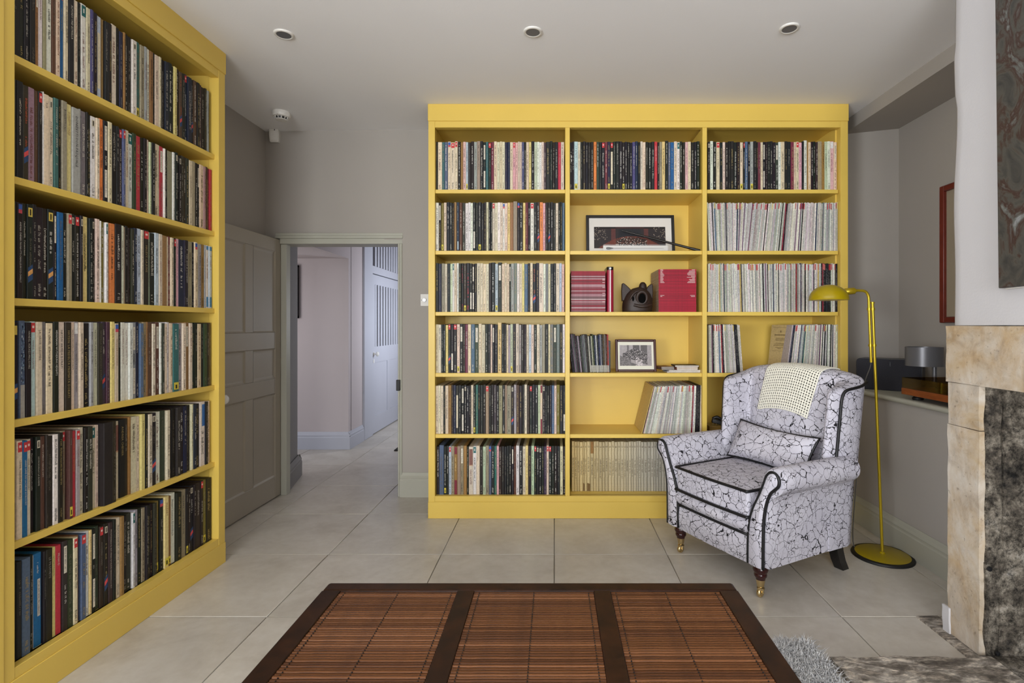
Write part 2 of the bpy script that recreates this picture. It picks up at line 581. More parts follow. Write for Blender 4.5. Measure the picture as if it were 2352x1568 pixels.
# chimney breast: uneven old plaster edge
mb = MB()
N = 28
XB = 1.567
rows = []
for i in range(N + 1):
    z = 1.217 + (CEIL - 1.217) * i / N
    w = 0.006 * math.sin(z * 5.1) + 0.004 * math.sin(z * 11.3 + 1) + (0.008 if 2.1 < z < 2.3 else 0)
    rows.append((z, 2.072 + w))
vs, fs = [], []
for z, yf in rows:
    vs += [(XB, -0.3, z), (XB, yf - 0.05, z), (XB + 0.0025, yf - 0.018, z), (XB + 0.010, yf - 0.004, z), (XB + 0.026, yf, z), (2.32, yf + 0.01, z)]
for i in range(N):
    for j in range(5):
        a = i * 6 + j
        fs.append((a, a + 1, a + 7, a + 6))
mb.add(vs, fs)
mb.build('wall_chimney', M['wall_pale'], smooth=60)['kind'] = 'structure'
struct('wall_chimney_core', M['wall_pale'], (1.73, 2.32, 2.008, 2.065, 0, CEIL), (2.25, 2.32, -0.3, 2.06, 0, CEIL))
struct('wall_right', M['wall'], (3.4, 3.5, -5.2, -0.2, 0, CEIL), (2.25, 3.5, -0.28, -0.2, 0, CEIL))
# wall behind the viewer with its window opening
struct('wall_front', M['wall'], (-2.2, -1.65, -5.2, -5.0, 0, CEIL), (0.95, 3.5, -5.2, -5.0, 0, CEIL), (-1.65, 0.95, -5.2, -5.0, 0, 0.6), (-1.65, 0.95, -5.2, -5.0, 2.3, CEIL))
struct('window_1', M['wood_paint'], (-1.65, -1.59, -5.05, -4.99, 0.6, 2.3), (0.89, 0.95, -5.05, -4.99, 0.6, 2.3), (-1.65, 0.95, -5.05, -4.99, 0.6, 0.66), (-1.65, 0.95, -5.05, -4.99, 2.24, 2.3), (-0.37, -0.33, -5.05, -4.99, 0.63, 2.27))

# ---- skirting
SKP = [(0, 0), (0.022, 0), (0.022, 0.115), (0.018, 0.122), (0.018, 0.13), (0.02, 0.137), (0.012, 0.15), (0.007, 0.163), (0.004, 0.17), (0, 0.17)]


def skirting(name, p0, p1, nrm, mat, h=1.0, parent=None):
    """profile board from p0 to p1 on a wall whose face looks along nrm"""
    mb = MB(); n = len(SKP)
    vs = []
    for p in (p0, p1):
        for d, z in SKP:
            vs.append((p[0] + nrm[0] * d, p[1] + nrm[1] * d, z * h))
    fs = [tuple(range(n)), tuple(range(2 * n - 1, n - 1, -1))] + [(i, (i + 1) % n, n + (i + 1) % n, n + i) for i in range(n)]
    mb.add(vs, fs)
    o = mb.build(name, mat, parent)
    if not parent:
        o['kind'] = 'structure'
    return o


skirting('baseboard_back', (OX1 - 0.012, ybw(OX1)), (-0.80, ybw(-0.8)), (0, -1), M['wood_paint'], 1.0)
skirting('baseboard_alcove', (1.885, 2.07), (1.885, 3.68), (-1, 0), M['wood_paint'], 0.94)

# ---- door frame (lining, stop, architrave)
mb = MB()
yb = ybw(-1.5)
for x0, x1, dp in ((-1.962, -1.921, 0.045), (-1.104, -1.084, 0.14)):
    mb.box(x0, x1, ybw(x0) - 0.012, ybw(x0) + dp, 0, 1.80)
mb.box(-1.962, -1.084, ybw(-1.5) - 0.010, ybw(-1.5) + 0.14, 1.80, 1.845)
mb.box(-1.99, -1.080, ybw(-1.5) - 0.022, ybw(-1.5), 1.838, 1.858)
mb.box(-1.99, -1.080, ybw(-1.5) - 0.016, ybw(-1.5), 1.858, 1.878)
mb.box(-1.111, -1.098, ybw(-1.1) - 0.02, ybw(-1.1) - 0.008, 0, 1.80)
mb.build('trim_2', M['wood_paint'], bevel=0.003)['kind'] = 'structure'
tag(pbox('strike_plate', M['black'], None, -1.120, -1.094, ybw(-1.1) - 0.031, ybw(-1.1) - 0.006, 0.755, 0.832, bevel=0.003),
    'small black latch keeper on the right door jamb', 'latch')

# ---- open six-panel door, swung back against the left wall
DX, DY0, DY1, DH = -1.963, 2.985, 3.775, 1.83
door = empty('door_1', (DX, DY1, 0))
door['kind'] = 'structure'


def dbox(mb, y0, y1, z0, z1, x0=-0.038, x1=0.0):
    mb.box(x0, x1, y0 - DY1, y1 - DY1, z0, z1)


mb = MB()
cols = [(3.068, 3.340), (3.432, 3.705)]
rws = [(0.158, 0.738), (0.846, 1.055), (1.170, 1.739)]
dbox(mb, DY0, cols[0][0], 0.008, DH); dbox(mb, cols[1][1], DY1, 0.008, DH)
dbox(mb, cols[0][0], cols[1][1], 0.008, rws[0][0]); dbox(mb, cols[0][0], cols[1][1], rws[0][1], rws[1][0])
dbox(mb, cols[0][0], cols[1][1], rws[1][1], rws[2][0]); dbox(mb, cols[0][0], cols[1][1], rws[2][1], DH)
for r0, r1 in rws:
    dbox(mb, cols[0][1], cols[1][0], r0, r1)
mb.build('door_frame', M['door_paint'], door, bevel=0.003)
for c0, c1 in cols:
    for r0, r1 in rws:
        mb = MB()
        y0, y1 = c0 - DY1, c1 - DY1
        b = 0.022
        pts = [(0.0, 0.0), (-0.006, b * 0.45), (-0.007, b)]
        vs, fs = [], []
        for x, i in pts:
            vs += [(x, y0 + i, r0 + i), (x, y1 - i, r0 + i), (x, y1 - i, r1 - i), (x, y0 + i, r1 - i)]
        for q in range(2):
            for s in range(4):
                fs.append((q * 4 + s, q * 4 + (s + 1) % 4, q * 4 + 4 + (s + 1) % 4, q * 4 + 4 + s))
        fs.append((8, 9, 10, 11))
        vs += [(-0.03, y0, r0), (-0.03, y1, r0), (-0.03, y1, r1), (-0.03, y0, r1)]
        fs.append((15, 14, 13, 12))
        mb.add(vs, fs)
        mb.build('door_panel', M['door_paint'], door)
# knob with rose
mb = MB()
Mx = Matrix.Rotation(math.radians(90), 3, 'Y')
mb.lathe([(0.026, 0.0), (0.026, 0.004), (0.011, 0.008), (0.010, 0.022), (0.019, 0.028), (0.0275, 0.04), (0.0275, 0.05), (0.019, 0.06), (0.004, 0.063), (0, 0.063)], (0, 3.062 - DY1, 0.785), 24, mat=Mx)
mb.build('door_knob', M['white_ceramic'], door, smooth=40)
for hz in (0.22, 0.95, 1.62):
    MB().tube([(0.003, 0.004, hz - 0.04), (0.003, 0.004, hz + 0.04)], 0.006, 8).build('hinge', M['door_paint'], door)

# ---- the passage beyond
struct('wall_passage_left', M['hall_wall'], (-2.19, -2.03, 4.265, 5.19, 1.88, 2.4), (-2.19, -2.03, 5.25, 5.60, 0, 2.4), (-2.19, -2.03, 5.60, 8.3, 2.32, 2.4), (-2.19, -2.03, 7.06, 8.3, 0, 2.4))
mb = MB()
mb.prism([(-1.95, 3.79), (-2.082, 4.265), (-2.3, 4.265), (-2.3, 3.79)], 'z', 0, 2.4)
mb.build('wall_passage_near', M['hall_grey'])['kind'] = 'structure'
struct('wall_passage_far', M['hall_wall'], (-4.1, -2.03, 5.19, 5.26, 0, 2.4))
struct('wall_passage_side_room', M['hall_wall'], (-4.1, -2.085, 4.24, 4.27, 1.88, 2.4), (-4.15, -4.1, 3.0, 5.26, 0, 2.4))
struct('wall_passage_right', M['hall_wall'], (-0.70, -0.55, 3.86, 5.55, 0, 2.4), (-0.70, -0.55, 6.65, 8.3, 0, 2.4), (-0.70, -0.55, 5.5, 6.7, 0, 0.85), (-0.70, -0.55, 5.5, 6.7, 1.85, 2.4))
struct('wall_passage_end', M['hall_wall'], (-2.2, -0.5, 8.3, 8.4, 0, 2.4))
struct('ceiling_passage', M['hall_wall'], (-2.19, -0.55, 3.86, 8.4, 2.4, 2.46), (-4.1, -2.19, 4.27, 5.19, 1.88, 1.92))
skirting('baseboard_passage_near', (-1.957, 3.815), (-2.078, 4.285), (0.963, 0.268), M['hall_grey'])
skirting('baseboard_passage_return', (-2.06, 4.265), (-2.5, 4.265), (0, 1), M['hall_grey'])
skirting('baseboard_passage_far', (-4.1, 5.19), (-2.012, 5.19), (0, -1), M['hall_wood'])
skirting('baseboard_passage_left', (-2.03, 5.17), (-2.03, 5.56), (1, 0), M['hall_wood'])
# slatted cupboard door with vent panel above, in the passage's left wall
cd = empty('door_2', (-2.03, 5.6, 0)); cd['kind'] = 'structure'
CY0, CY1 = 5.83 - 5.6, 6.98 - 5.6
mb = MB()
mb.box(-0.01, 0.022, -0.03, CY0 - 0.004, 0, 2.32); mb.box(-0.01, 0.022, CY1 + 0.004, CY1 + 0.1, 0, 2.32)
mb.box(-0.01, 0.018, CY0 - 0.02, CY1 + 0.02, 1.80, 1.885)
mb.box(-0.01, 0.018, CY0 - 0.02, CY1 + 0.02, 2.24, 2.32)
mb.build('door_casing', M['hall_wood'], cd, bevel=0.004)
mb = MB()
st = 0.085
mb.box(-0.02, 0.012, CY0, CY0 + st, 0.01, 1.79); mb.box(-0.02, 0.012, CY1 - st, CY1, 0.01, 1.79)
for za_, zb_ in ((0.01, 0.2), (0.80, 0.98), (1.68, 1.79)):
    mb.box(-0.02, 0.012, CY0 + st, CY1 - st, za_, zb_)
ym = (CY0 + CY1) / 2
mb.box(-0.02, 0.012, ym - 0.045, ym + 0.045, 0.2, 0.8)
mb.box(-0.018, 0.004, CY0 + st, ym - 0.045, 0.2, 0.8); mb.box(-0.018, 0.004, ym + 0.045, CY1 - st, 0.2, 0.8)
mb.build('door_leaf', M['hall_wood'], cd)
nsl = 10
for k in range(nsl):
    y = CY0 + st + (CY1 - CY0 - 2 * st) * (k + 0.5) / nsl
    w = (CY1 - CY0 - 2 * st) / nsl * 0.29
    pbox('slat', M['hall_wood'], cd, -0.016, 0.009, y - w, y + w, 0.975, 1.685, bevel=0.002)
    pbox('vent_slat', M['hall_wood'], cd, -0.016, 0.009, y - w, y + w, 1.88, 2.245, bevel=0.002)
pbox('vent_gap_shade', M['dark_mat'], cd, -0.052, -0.048, CY0 - 0.03, CY1 + 0.03, 0.0, 2.32, bevel=0)  # dark sheet put in for the shade behind the openings
pbox('slat_gap_shade', M['dark_mat'], cd, -0.0196, -0.019, CY0 + st, CY1 - st, 0.975, 1.685, bevel=0)  # dark sheet standing for the shade between the slats
mb = MB()
mb.lathe([(0.024, 0.0), (0.024, 0.004), (0.010, 0.008), (0.010, 0.022), (0.026, 0.036), (0.027, 0.046), (0.018, 0.058), (0, 0.06)], (0.012, CY0 + 0.045, 0.90), 20, mat=Mx)
mb.box(0.012, 0.016, CY0 + 0.03, CY0 + 0.06, 0.80, 0.84)
mb.build('cupboard_knob', M['white_ceramic'], cd, smooth=40)
# door mat, picture frame beyond the corner
tag(pbox('door_mat', M['dark_mat'], None, -1.555, -0.95, 5.10, 5.62, 0.0, 0.012, bevel=0.004), 'dark door mat on the passage floor past the doorway', 'mat')
pf = empty('picture_frame', (-2.62, 5.165, 1.3), 0, 'black framed picture on the pink passage wall behind the corner', 'picture')
mb = MB()
for x0, x1, z0, z1 in ((-0.02, 0.0, -0.01, 0.51), (-0.6, -0.58, -0.01, 0.51), (-0.6, 0, -0.01, 0.012), (-0.6, 0, 0.488, 0.51)):
    mb.box(x0 + 0.105, x1 + 0.105, -0.014, 0.02, z0, z1)
mb.build('frame', M['black'], pf, bevel=0.002)
pbox('picture', M['mat'], pf, -0.48, 0.088, 0.008, 0.016, 0.0, 0.5, bevel=0)

# ---- window-seat ledge in the alcove
struct('wall_ledge_front', M['wall'], (1.885, 1.93, 2.06, 3.7, 0, 0.80))
mb = MB()
prof = [(2.32, 0.795), (1.885, 0.795), (1.866, 0.797), (1.858, 0.803), (1.856, 0.811), (1.859, 0.819), (1.868, 0.8245), (1.885, 0.825), (2.32, 0.825)]
mb.prism(prof, 'y', 2.07, 3.68)
mb.build('trim_3', M['wood_paint'], smooth=40)['kind'] = 'structure'

# ================================================================== BOOKCASES
SHZ = [0.140 + 0.3877 * k for k in range(6)]
ST = 0.024
# back bookcase: front face at Y = 3.32
BF = 3.32
bc = empty('bookcase', (0.53, BF, 0), 0, 'large yellow painted three-column bookcase built against the back wall beside the doorway', 'bookcase')


def bpart(name, x0, x1, y0, y1, z0, z1, bevel=0.0015):
    return pbox(name, M['yellow'], bc, x0 - 0.53, x1 - 0.53, y0 - BF, y1 - BF, z0, z1, bevel)


bpart('stile', -0.795, -0.7535, BF, BF + 0.05, 0.104, 2.507)
bpart('stile', 1.809, 1.855, BF, BF + 0.05, 0.104, 2.507)
bpart('side_panel', -0.79, -0.760, BF + 0.05, 3.69, 0, 2.5)
bpart('side_panel', 1.800, 1.85, BF + 0.05, 3.69, 0, 2.5)
bpart('cornice', -0.797, 1.857, BF - 0.004, BF + 0.09, 2.507, CEIL)
bpart('top_rail', -0.7535, 1.809, BF + 0.001, BF + 0.04, 2.467, 2.507)
bpart('top_panel', -0.79, 1.85, BF + 0.04, 3.69, 2.482, 2.5)
bpart('bottom_rail', -0.7535, 1.809, BF + 0.001, BF + 0.04, 0.104, 0.140)
bpart('plinth', -0.796, 1.856, BF - 0.003, BF + 0.03, 0, 0.104)
bpart('back_panel', -0.79, 1.85, 3.672, 3.69, 0, 2.5)
DV = [(0.0695, 0.0985), (0.9365, 0.9655)]
for a, b in DV:
    bpart('divider', a, b, BF + 0.003, 3.672, 0.140, 2.467)
CELLS = [(-0.760, 0.0695), (0.0985, 0.9365), (0.9655, 1.800)]
for k, z in enumerate(SHZ):
    for a, b in CELLS:
        bpart('shelf', a, b, BF + (0.014 if k else 0.03), 3.672, z - ST, z)

# left bookcase: front face at X = -1.695
LF = -1.695
lc = empty('bookcase', (LF, 2.15, 0), 0, 'tall yellow painted bookcase full of box sets along the left wall', 'bookcase')


def lpart(name, x0, x1, y0, y1, z0, z1, bevel=0.0015):
    return pbox(name, M['yellow'], lc, x0 - LF, x1 - LF, y0 - 2.15, y1 - 2.15, z0, z1, bevel)


lpart('stile', LF - 0.05, LF, 2.657, 2.708, 0.104, 2.507)
lpart('stile', LF - 0.05, LF, 1.619, 1.653, 0.104, 2.507)
lpart('stile', LF - 0.05, LF + 0.004, 1.50, 1.617, 0.104, 2.507)
lpart('side_panel', -2.078, LF - 0.05, 2.665, 2.703, 0, 2.5)
lpart('side_panel', -2.078, LF - 0.05, 1.56, 1.63, 0, 2.5)
lpart('cornice', LF - 0.09, LF + 0.004, 1.50, 2.710, 2.507, CEIL)
lpart('top_rail', LF - 0.04, LF - 0.001, 1.653, 2.657, 2.467, 2.507)
lpart('top_panel', -2.078, LF - 0.04, 1.56, 2.70, 2.482, 2.5)
lpart('bottom_rail', LF - 0.04, LF - 0.001, 1.653, 2.657, 0.104, 0.140)
lpart('plinth', LF - 0.03, LF + 0.003, 1.50, 2.709, 0, 0.104)
lpart('back_panel', -2.079, -2.064, 1.56, 2.70, 0, 2.5)
for k, z in enumerate(SHZ):
    lpart('shelf', -2.064, LF - (0.0206 if k else 0.028), 1.630, 2.665, z - ST, z)

# ================================================================== RECORDS
PAL = {'K': (30, 29, 29), 'k': (52, 44, 37), 'C': (226, 210, 184), 'W': (236, 232, 224), 'G': (164, 163, 162), 'E': (158, 144, 120), 'N': (152, 114, 68),
       'n': (92, 62, 46), 'T': (62, 110, 108), 'S': (88, 104, 132), 'B': (30, 98, 156), 'I': (34, 42, 64), 'L': (190, 205, 214), 'P': (226, 176, 180),
       'R': (196, 58, 68), 'M': (120, 52, 66), 'O': (232, 132, 76), 'Y': (230, 208, 138), 'V': (86, 82, 122), 'U': (72, 54, 70), 'F': (196, 208, 178),
       'D': (56, 66, 52), 'Q': (128, 118, 48), 'Z': (122, 122, 122), 'H': (168, 132, 142)}
CNAME = {'K': 'black', 'k': 'dark brown', 'C': 'cream', 'W': 'white', 'G': 'grey', 'E': 'taupe', 'N': 'tan', 'n': 'brown', 'T': 'teal', 'S': 'slate blue', 'B': 'bright blue',
         'I': 'navy', 'L': 'pale blue', 'P': 'pink', 'R': 'red', 'M': 'maroon', 'O': 'orange', 'Y': 'pale yellow', 'V': 'violet', 'U': 'plum', 'F': 'pale green', 'D': 'dark green',
         'Q': 'olive', 'Z': 'mottled grey', 'H': 'mauve'}
LIGHT = set('CWGEPYFLOHN')

ROWS_L = [   # left bookcase, top shelf first: colour + right edge (photo px) + marks [:title]
 "K45 K56 K68 K81 N89p W100:ULISSE/JACOBI/HARMONIA_MUNDI E107 W119 n129 C139 B148c:Chabrier_L'ETOILE_Gardiner C157 K169:ALFONSO_UND_ESTRELLA C178 K186 W198t C207 V214 K223 L233v N240 K248 K256 C267 K275 I283 N287.5 K294.5 K303 W314o T322y E331 G337 W343 N351 K356 C365 C370.5 K378 I386 K394 K398 Y405 k412 n418se K424 I430r I439 K444.5s n451.5 K457.5 U464 K471 k475 G480",
 "K37.5 K52 k65se H80 n89 K98.5r:Puccini_Il_Tabarro W101 C113:RCA C124o T134.5 K142 E154:DONIZETTI_L'AJO Y165:DONIZETTI:_I_PAZZI G183.5:DONIZETTI_DON_PASQUALE G187 Z198 K203 K210 W221o C229 O238 K248pq C257 K268:DONIZETTI_IL_CAMPANELLO K274 k281r S287.5r C295.5 W305.5t D314 R323 K331 K338.5 C343 F348 K355.5 C364.5 C368 R376p W379.5 K386 E396.5 W401 K407o K411.5o K417o k423 k428 k435 C442 E449 K454.5 K459p C467 H472 k476 M480.5 R485.5",
 "K39.5 K51c:ANDREA_CHENIER_PAVAROTTI-CABALLE-NUCCI-CHAILLY K60 K74sg K83.5 K98.5 K110.5 K124sg K132p B145.5:Glinka:_Ruslan_und_Ludmila_Bolschoi-Theater K155 E165r K173.5o K184r:GLUCK:_IPHIGENIE_EN_TAURIDE_-_JOHN_ELIOT_GARDINER K191o:GLUCK:_LA_CORONA_LA_DANZA Y203 K212 K219o C228.5 W232 Q240.5 W246t C252 O264 K279 W286 E289.5 K295.5 K300.5 k307 I314 L323 C329 k341r:HALEVY:_LA_JUIVE F345 K356 L365 C372.5 N383 C386.5 M391.5 C397.5 K403r P409 I421 I425 K431 E441 K446 C452.5c C457 G463 N470 G473 W479u L485u",
 "K44.5sg S57.5z K71:HANDEL_XERXES-MALGOIRE L83r:HANDEL_TRIO_SONATAS C97:J.A._HASSE:_CLEOFIDE Z107 C122.5 K135:HERRMANN_WUTHERING_HEIGHTS C148.5:HAYDN:_ARMIDA_DORATI k163:HAYDN:_LA_FEDELTA_PREMIATA_DORATI C172:HAYDN:_L'INCONTRO_IMPROVVISO_DORATI G182i:HAYDN:_L'INFEDELTA_DELUSA_ANTAL_DORATI C192 K206 G213.5 F224:HAYDN:_ORLANDO_PALADINO_DORATI k235:HAYDN_LA_VERA_COSTANZA_DORATI U244s U252.5 Y262:HAYDN:_TRIOS_II_BEAUX_ARTS_TRIO C271c:HAYDN_DIE_SCHOPFUNG K278:HAYDN_THE_CREATION W287:Haydn_STRING_QUARTETS_Op.64 W296:Haydn_STRING_QUARTETS_Op.54 W305.5:Haydn_STRING_QUARTETS_Op.76 G314pq I321 S329 E337 N341 n350 C357.5 n366p W370.5 D377 C383 W390 C397 T410y G418 C426 N434p C441 D447.5 K454 C462 K467 D475 K479 n483",
 "K36 C49r:LEHAR:_FRIEDERIKE_WALLBERG B60.5r:LEHAR:_LAND_DES_LACHELNS_BOSKOVSKY C71.5r:LEHAR:_GIUDITTA_BOSKOVSKY K82 K93o:LEONCAVALLO_LA_BOHEME n103:BALLO_DOMINGO_CABALLE_SANTI k108.5 k121.5 W133.5 K144.5 E155r:ALBERT_LORTZING:_DER_WAFFENSCHMIED n164y:Lortzing R173:LORTZING:_ZAR_UND_ZIMMERMANN G182.5r:LORTZING:_UNDINE C192.5 K201 k212 C222t C229.5 K250h k259 C277b K290:ANDREA_CHENIER k297 N302 C315.5 C323 Y332:L'Amico_Fritz K339 C348 K358so W369.5 D382.5:IL_PICCOLO_MARAT C390 K395 K404 k413 K421 I429 K439 C444 I451 K460 W471w K477 C483",
 "G39 K50.5 S69 K79 C81 B99.5j K105.5 K120:LE_PROPHETE Y130:MATTHAUS_PASSION R142.5:MILHAUD k154.5p D168 C178r N185 S196.5r W205.5 Y212 K221pq D230 k239r:MONTEVERDI:_L'ORFEO K248.5so k258:MONTEVERDI_IL_RITORNO_D'ULISSE_HARNONCOURT K265 C274.5 N282.5 K291 k303 W309t G316 K325.5 E333.5 K339 K345 K351 k358 Q367y K375.5c Y385.5y:MOZART N392y W403:Mozart_Sonaten_Eschenbach K414 E424.5:MOZART:_COSI_FAN_TUTTE K430.5y:MOZART K436.5 K444so K450 k460 K466r Q473y K484.5",
]
# back bookcase, first column, top shelf first (edges in zoomed px: px = 995 + e/7.587)
ROWS_B = [
 "K82:Mozart_DON_GIOVANNI_Kubelik C155 T200 S255 C308c C380r C428r K480 N520 P568 L608y k655 K710 G765 E820 K870 K918pq T960 K1012r M1058 C1110 C1160 C1200 C1250 I1295 I1338 C1388 P1435r P1475 C1510 C1545 V1585 K1620 C1668 Y1710 K1762 F1810 W1850 W1890 C1930 U1965 K2035 K2080 K2120 K2175 R2225 C2282",
 "W95 K140p Q185y C232 K285 K330 K365 N405 I455l n505 k560 W612 W655 W692 K740q K785 K840y K885 K925 C965 K1000 K1030 C1075r C1120 W1170 C1210 W1250c C1295 Y1340 N1395 E1465x K1510c K1562 Y1608 M1652 K1695 W1755r K1810 k1855s O1912 P1955 K2000 K2045s K2090 K2135 C2180 K2215 K2250 S2290",
 "K95 I145 E205 C245 K295 F335 W370t C410 W445 K490 K530a k580y K635a K680q K720pq K760 C820 C870 C920 C970 K1015 K1080x L1130y K1195px C1240 C1285 C1325 K1355p G1410 Z1460 W1505 C1550 Y1590 S1650 K1690 C1735 K1790se K1845 C1920 W1960 Z2005 C2045 K2095 K2140 C2200 L2240 P2287",
 "C90 C140 K175 K215 Y260 K305sr K355q K415r C465y K520p k555 M605 C660 S725 D790p C845 C905 K955 K1000 C1030 K1070p K1125 Y1190x K1235 K1275 C1310 G1345 F1390y K1440 C1495 G1535 K1580 K1625 C1665 L1710 C1755 K1805 C1855 G1900 E1950 K2005 C2040 Z2095 D2150p Z2205 K2255 W2297",
 "C90 C130 C175 K210 C265 N315 k350 I395 k440v K490 K540pq K580o K625 K660 C700 K740y T780 K820 K870 K915 E970r K1010 K1055 U1105 K1145 E1205 K1250 E1285 E1360 K1405so G1450 n1500 K1550 K1590 C1635 k1680 K1725r K1775 K1825 F1865 C1905m K1950o K1985 K2025 K2065 S2110 C2150 Q2205 K2260 K2308q",
 "K105 S185x K230y K270 L315r E365 N420m E475 E530p N585 K620 C695b W750t C810:Tschaikowsky K865 F915 E970 S1015c K1065 T1105 P1145 k1190 K1240 K1280 K1320 K1365 K1405p n1445 W1500 K1560 C1610 Y1655 K1710 F1760 K1800r K1845o K1890o K1930 U1975 C2015r K2060r K2110 K2160 K2210 C2260 K2308",
]
ROW_M1 = "K70d K105 L170y C215 K255 K305 K345 K395 K445 O495 D540 K585 K640r M685 I735y K785rv K830 K890 K940 K990y K1030 K1075 K1120 V1170 I1215 K1260 C1300 C1350 K1395 K1450 K1505 R1555:CARDILLAC_EGK_OTTO K1590 E1635 Y1690 K1745x S1785 B1845 C1895 W1945t K1990 K2040 P2090 C2140 K2195 K2240 K2290"
ROW_R1 = "K85o W135 K190 C250r K305 C350 K400 K440 K500 K550 K605 C660y K690r S740 K785 G840y K890 K920 M965 C1005 K1045pq K1085 K1130 K1180 K1225 D1275p W1320 C1385 K1430 K1490 M1545 C1580 C1630r P1685 K1720 W1775x N1795 C1840 K1880 K1920 k1960 E2030 N2080 F2130 W2180 P2240i C2290p"

# ---- glyph outlines of the built-in font, for the lettering on the spines
GL = {}


def glyph(ch):
    if ch in GL:
        return GL[ch]

    def ev(body):
        cu = bpy.data.curves.new('g', 'FONT'); cu.body = body; cu.resolution_u = 1; cu.size = 1.0
        ob = bpy.data.objects.new('g', cu); COL.objects.link(ob)
        dg = bpy.context.evaluated_depsgraph_get(); dg.update()
        e = ob.evaluated_get(dg); me = e.to_mesh()
        v = [(p.co.x, p.co.y) for p in me.vertices]; f = [tuple(p.vertices) for p in me.polygons]
        e.to_mesh_clear(); bpy.data.objects.remove(ob, do_unlink=True); bpy.data.curves.remove(cu)
        return v, f
    v, f = ev(ch)
    w = (max(p[0] for p in v) if v else 0.3)
    GL[ch] = (v, f, w + 0.07 if v else 0.32)
    return GL[ch]


def letters(mb, text, z0, size, xc, y, col, maxlen=None):
    """lettering running down the spine from height z0, glyph tops to the right"""
    tot = sum(glyph(c)[2] for c in text) * size
    if maxlen and tot > maxlen:
        size_u = size * maxlen / tot
    else:
        size_u = size
    u = 0.0
    for c in text:
        v, f, adv = glyph(c)
        if v:
            mb.add([(xc - 0.33 * size + p[1] * size, y, z0 - u - p[0] * size_u) for p in v], f, 0, col)
        u += adv * size_u


def scribble(mb, z0, z1, xc, w, y, col, rng, pitch=0.0042, gap=0.16, plain=False):
    """lettering too small to read: stems and bars grouped into words"""
    z = z0
    while z > z1:
        if rng.random() < gap:
            z -= pitch * 1.2
            continue
        cap = rng.random() < 0.35
        hi = w / 2 if cap else w * rng.uniform(0.18, 0.3)
        lo = -w / 2
        if plain:
            h = pitch * 0.5
            mb.add([(xc + lo, y, z - h), (xc + hi, y, z - h), (xc + hi, y, z), (xc + lo, y, z)], [(0, 1, 2, 3)], 0, col)
            z -= pitch
            continue
        s = pitch * 0.20
        stems = [0.0] if rng.random() < 0.55 else [0.0, pitch * 0.55]
        for u in stems:
            mb.add([(xc + lo, y, z - u - s), (xc + hi, y, z - u - s), (xc + hi, y, z - u), (xc + lo, y, z - u)], [(0, 1, 2, 3)], 0, col)
        bt_ = w * 0.15
        for q in rng.sample((0.0, 0.45, 1.0), rng.choice((1, 2))):
            xb_ = xc + lo + (hi - lo - bt_) * q
            mb.add([(xb_, y, z - pitch * 0.72), (xb_ + bt_, y, z - pitch * 0.72), (xb_ + bt_, y, z - s), (xb_, y, z - s)], [(0, 1, 2, 3)], 0, col)
        z -= pitch


def c4(t, k=1.0):
    r = lin(*t)
    return (r[0] * k, r[1] * k, r[2] * k, 1)


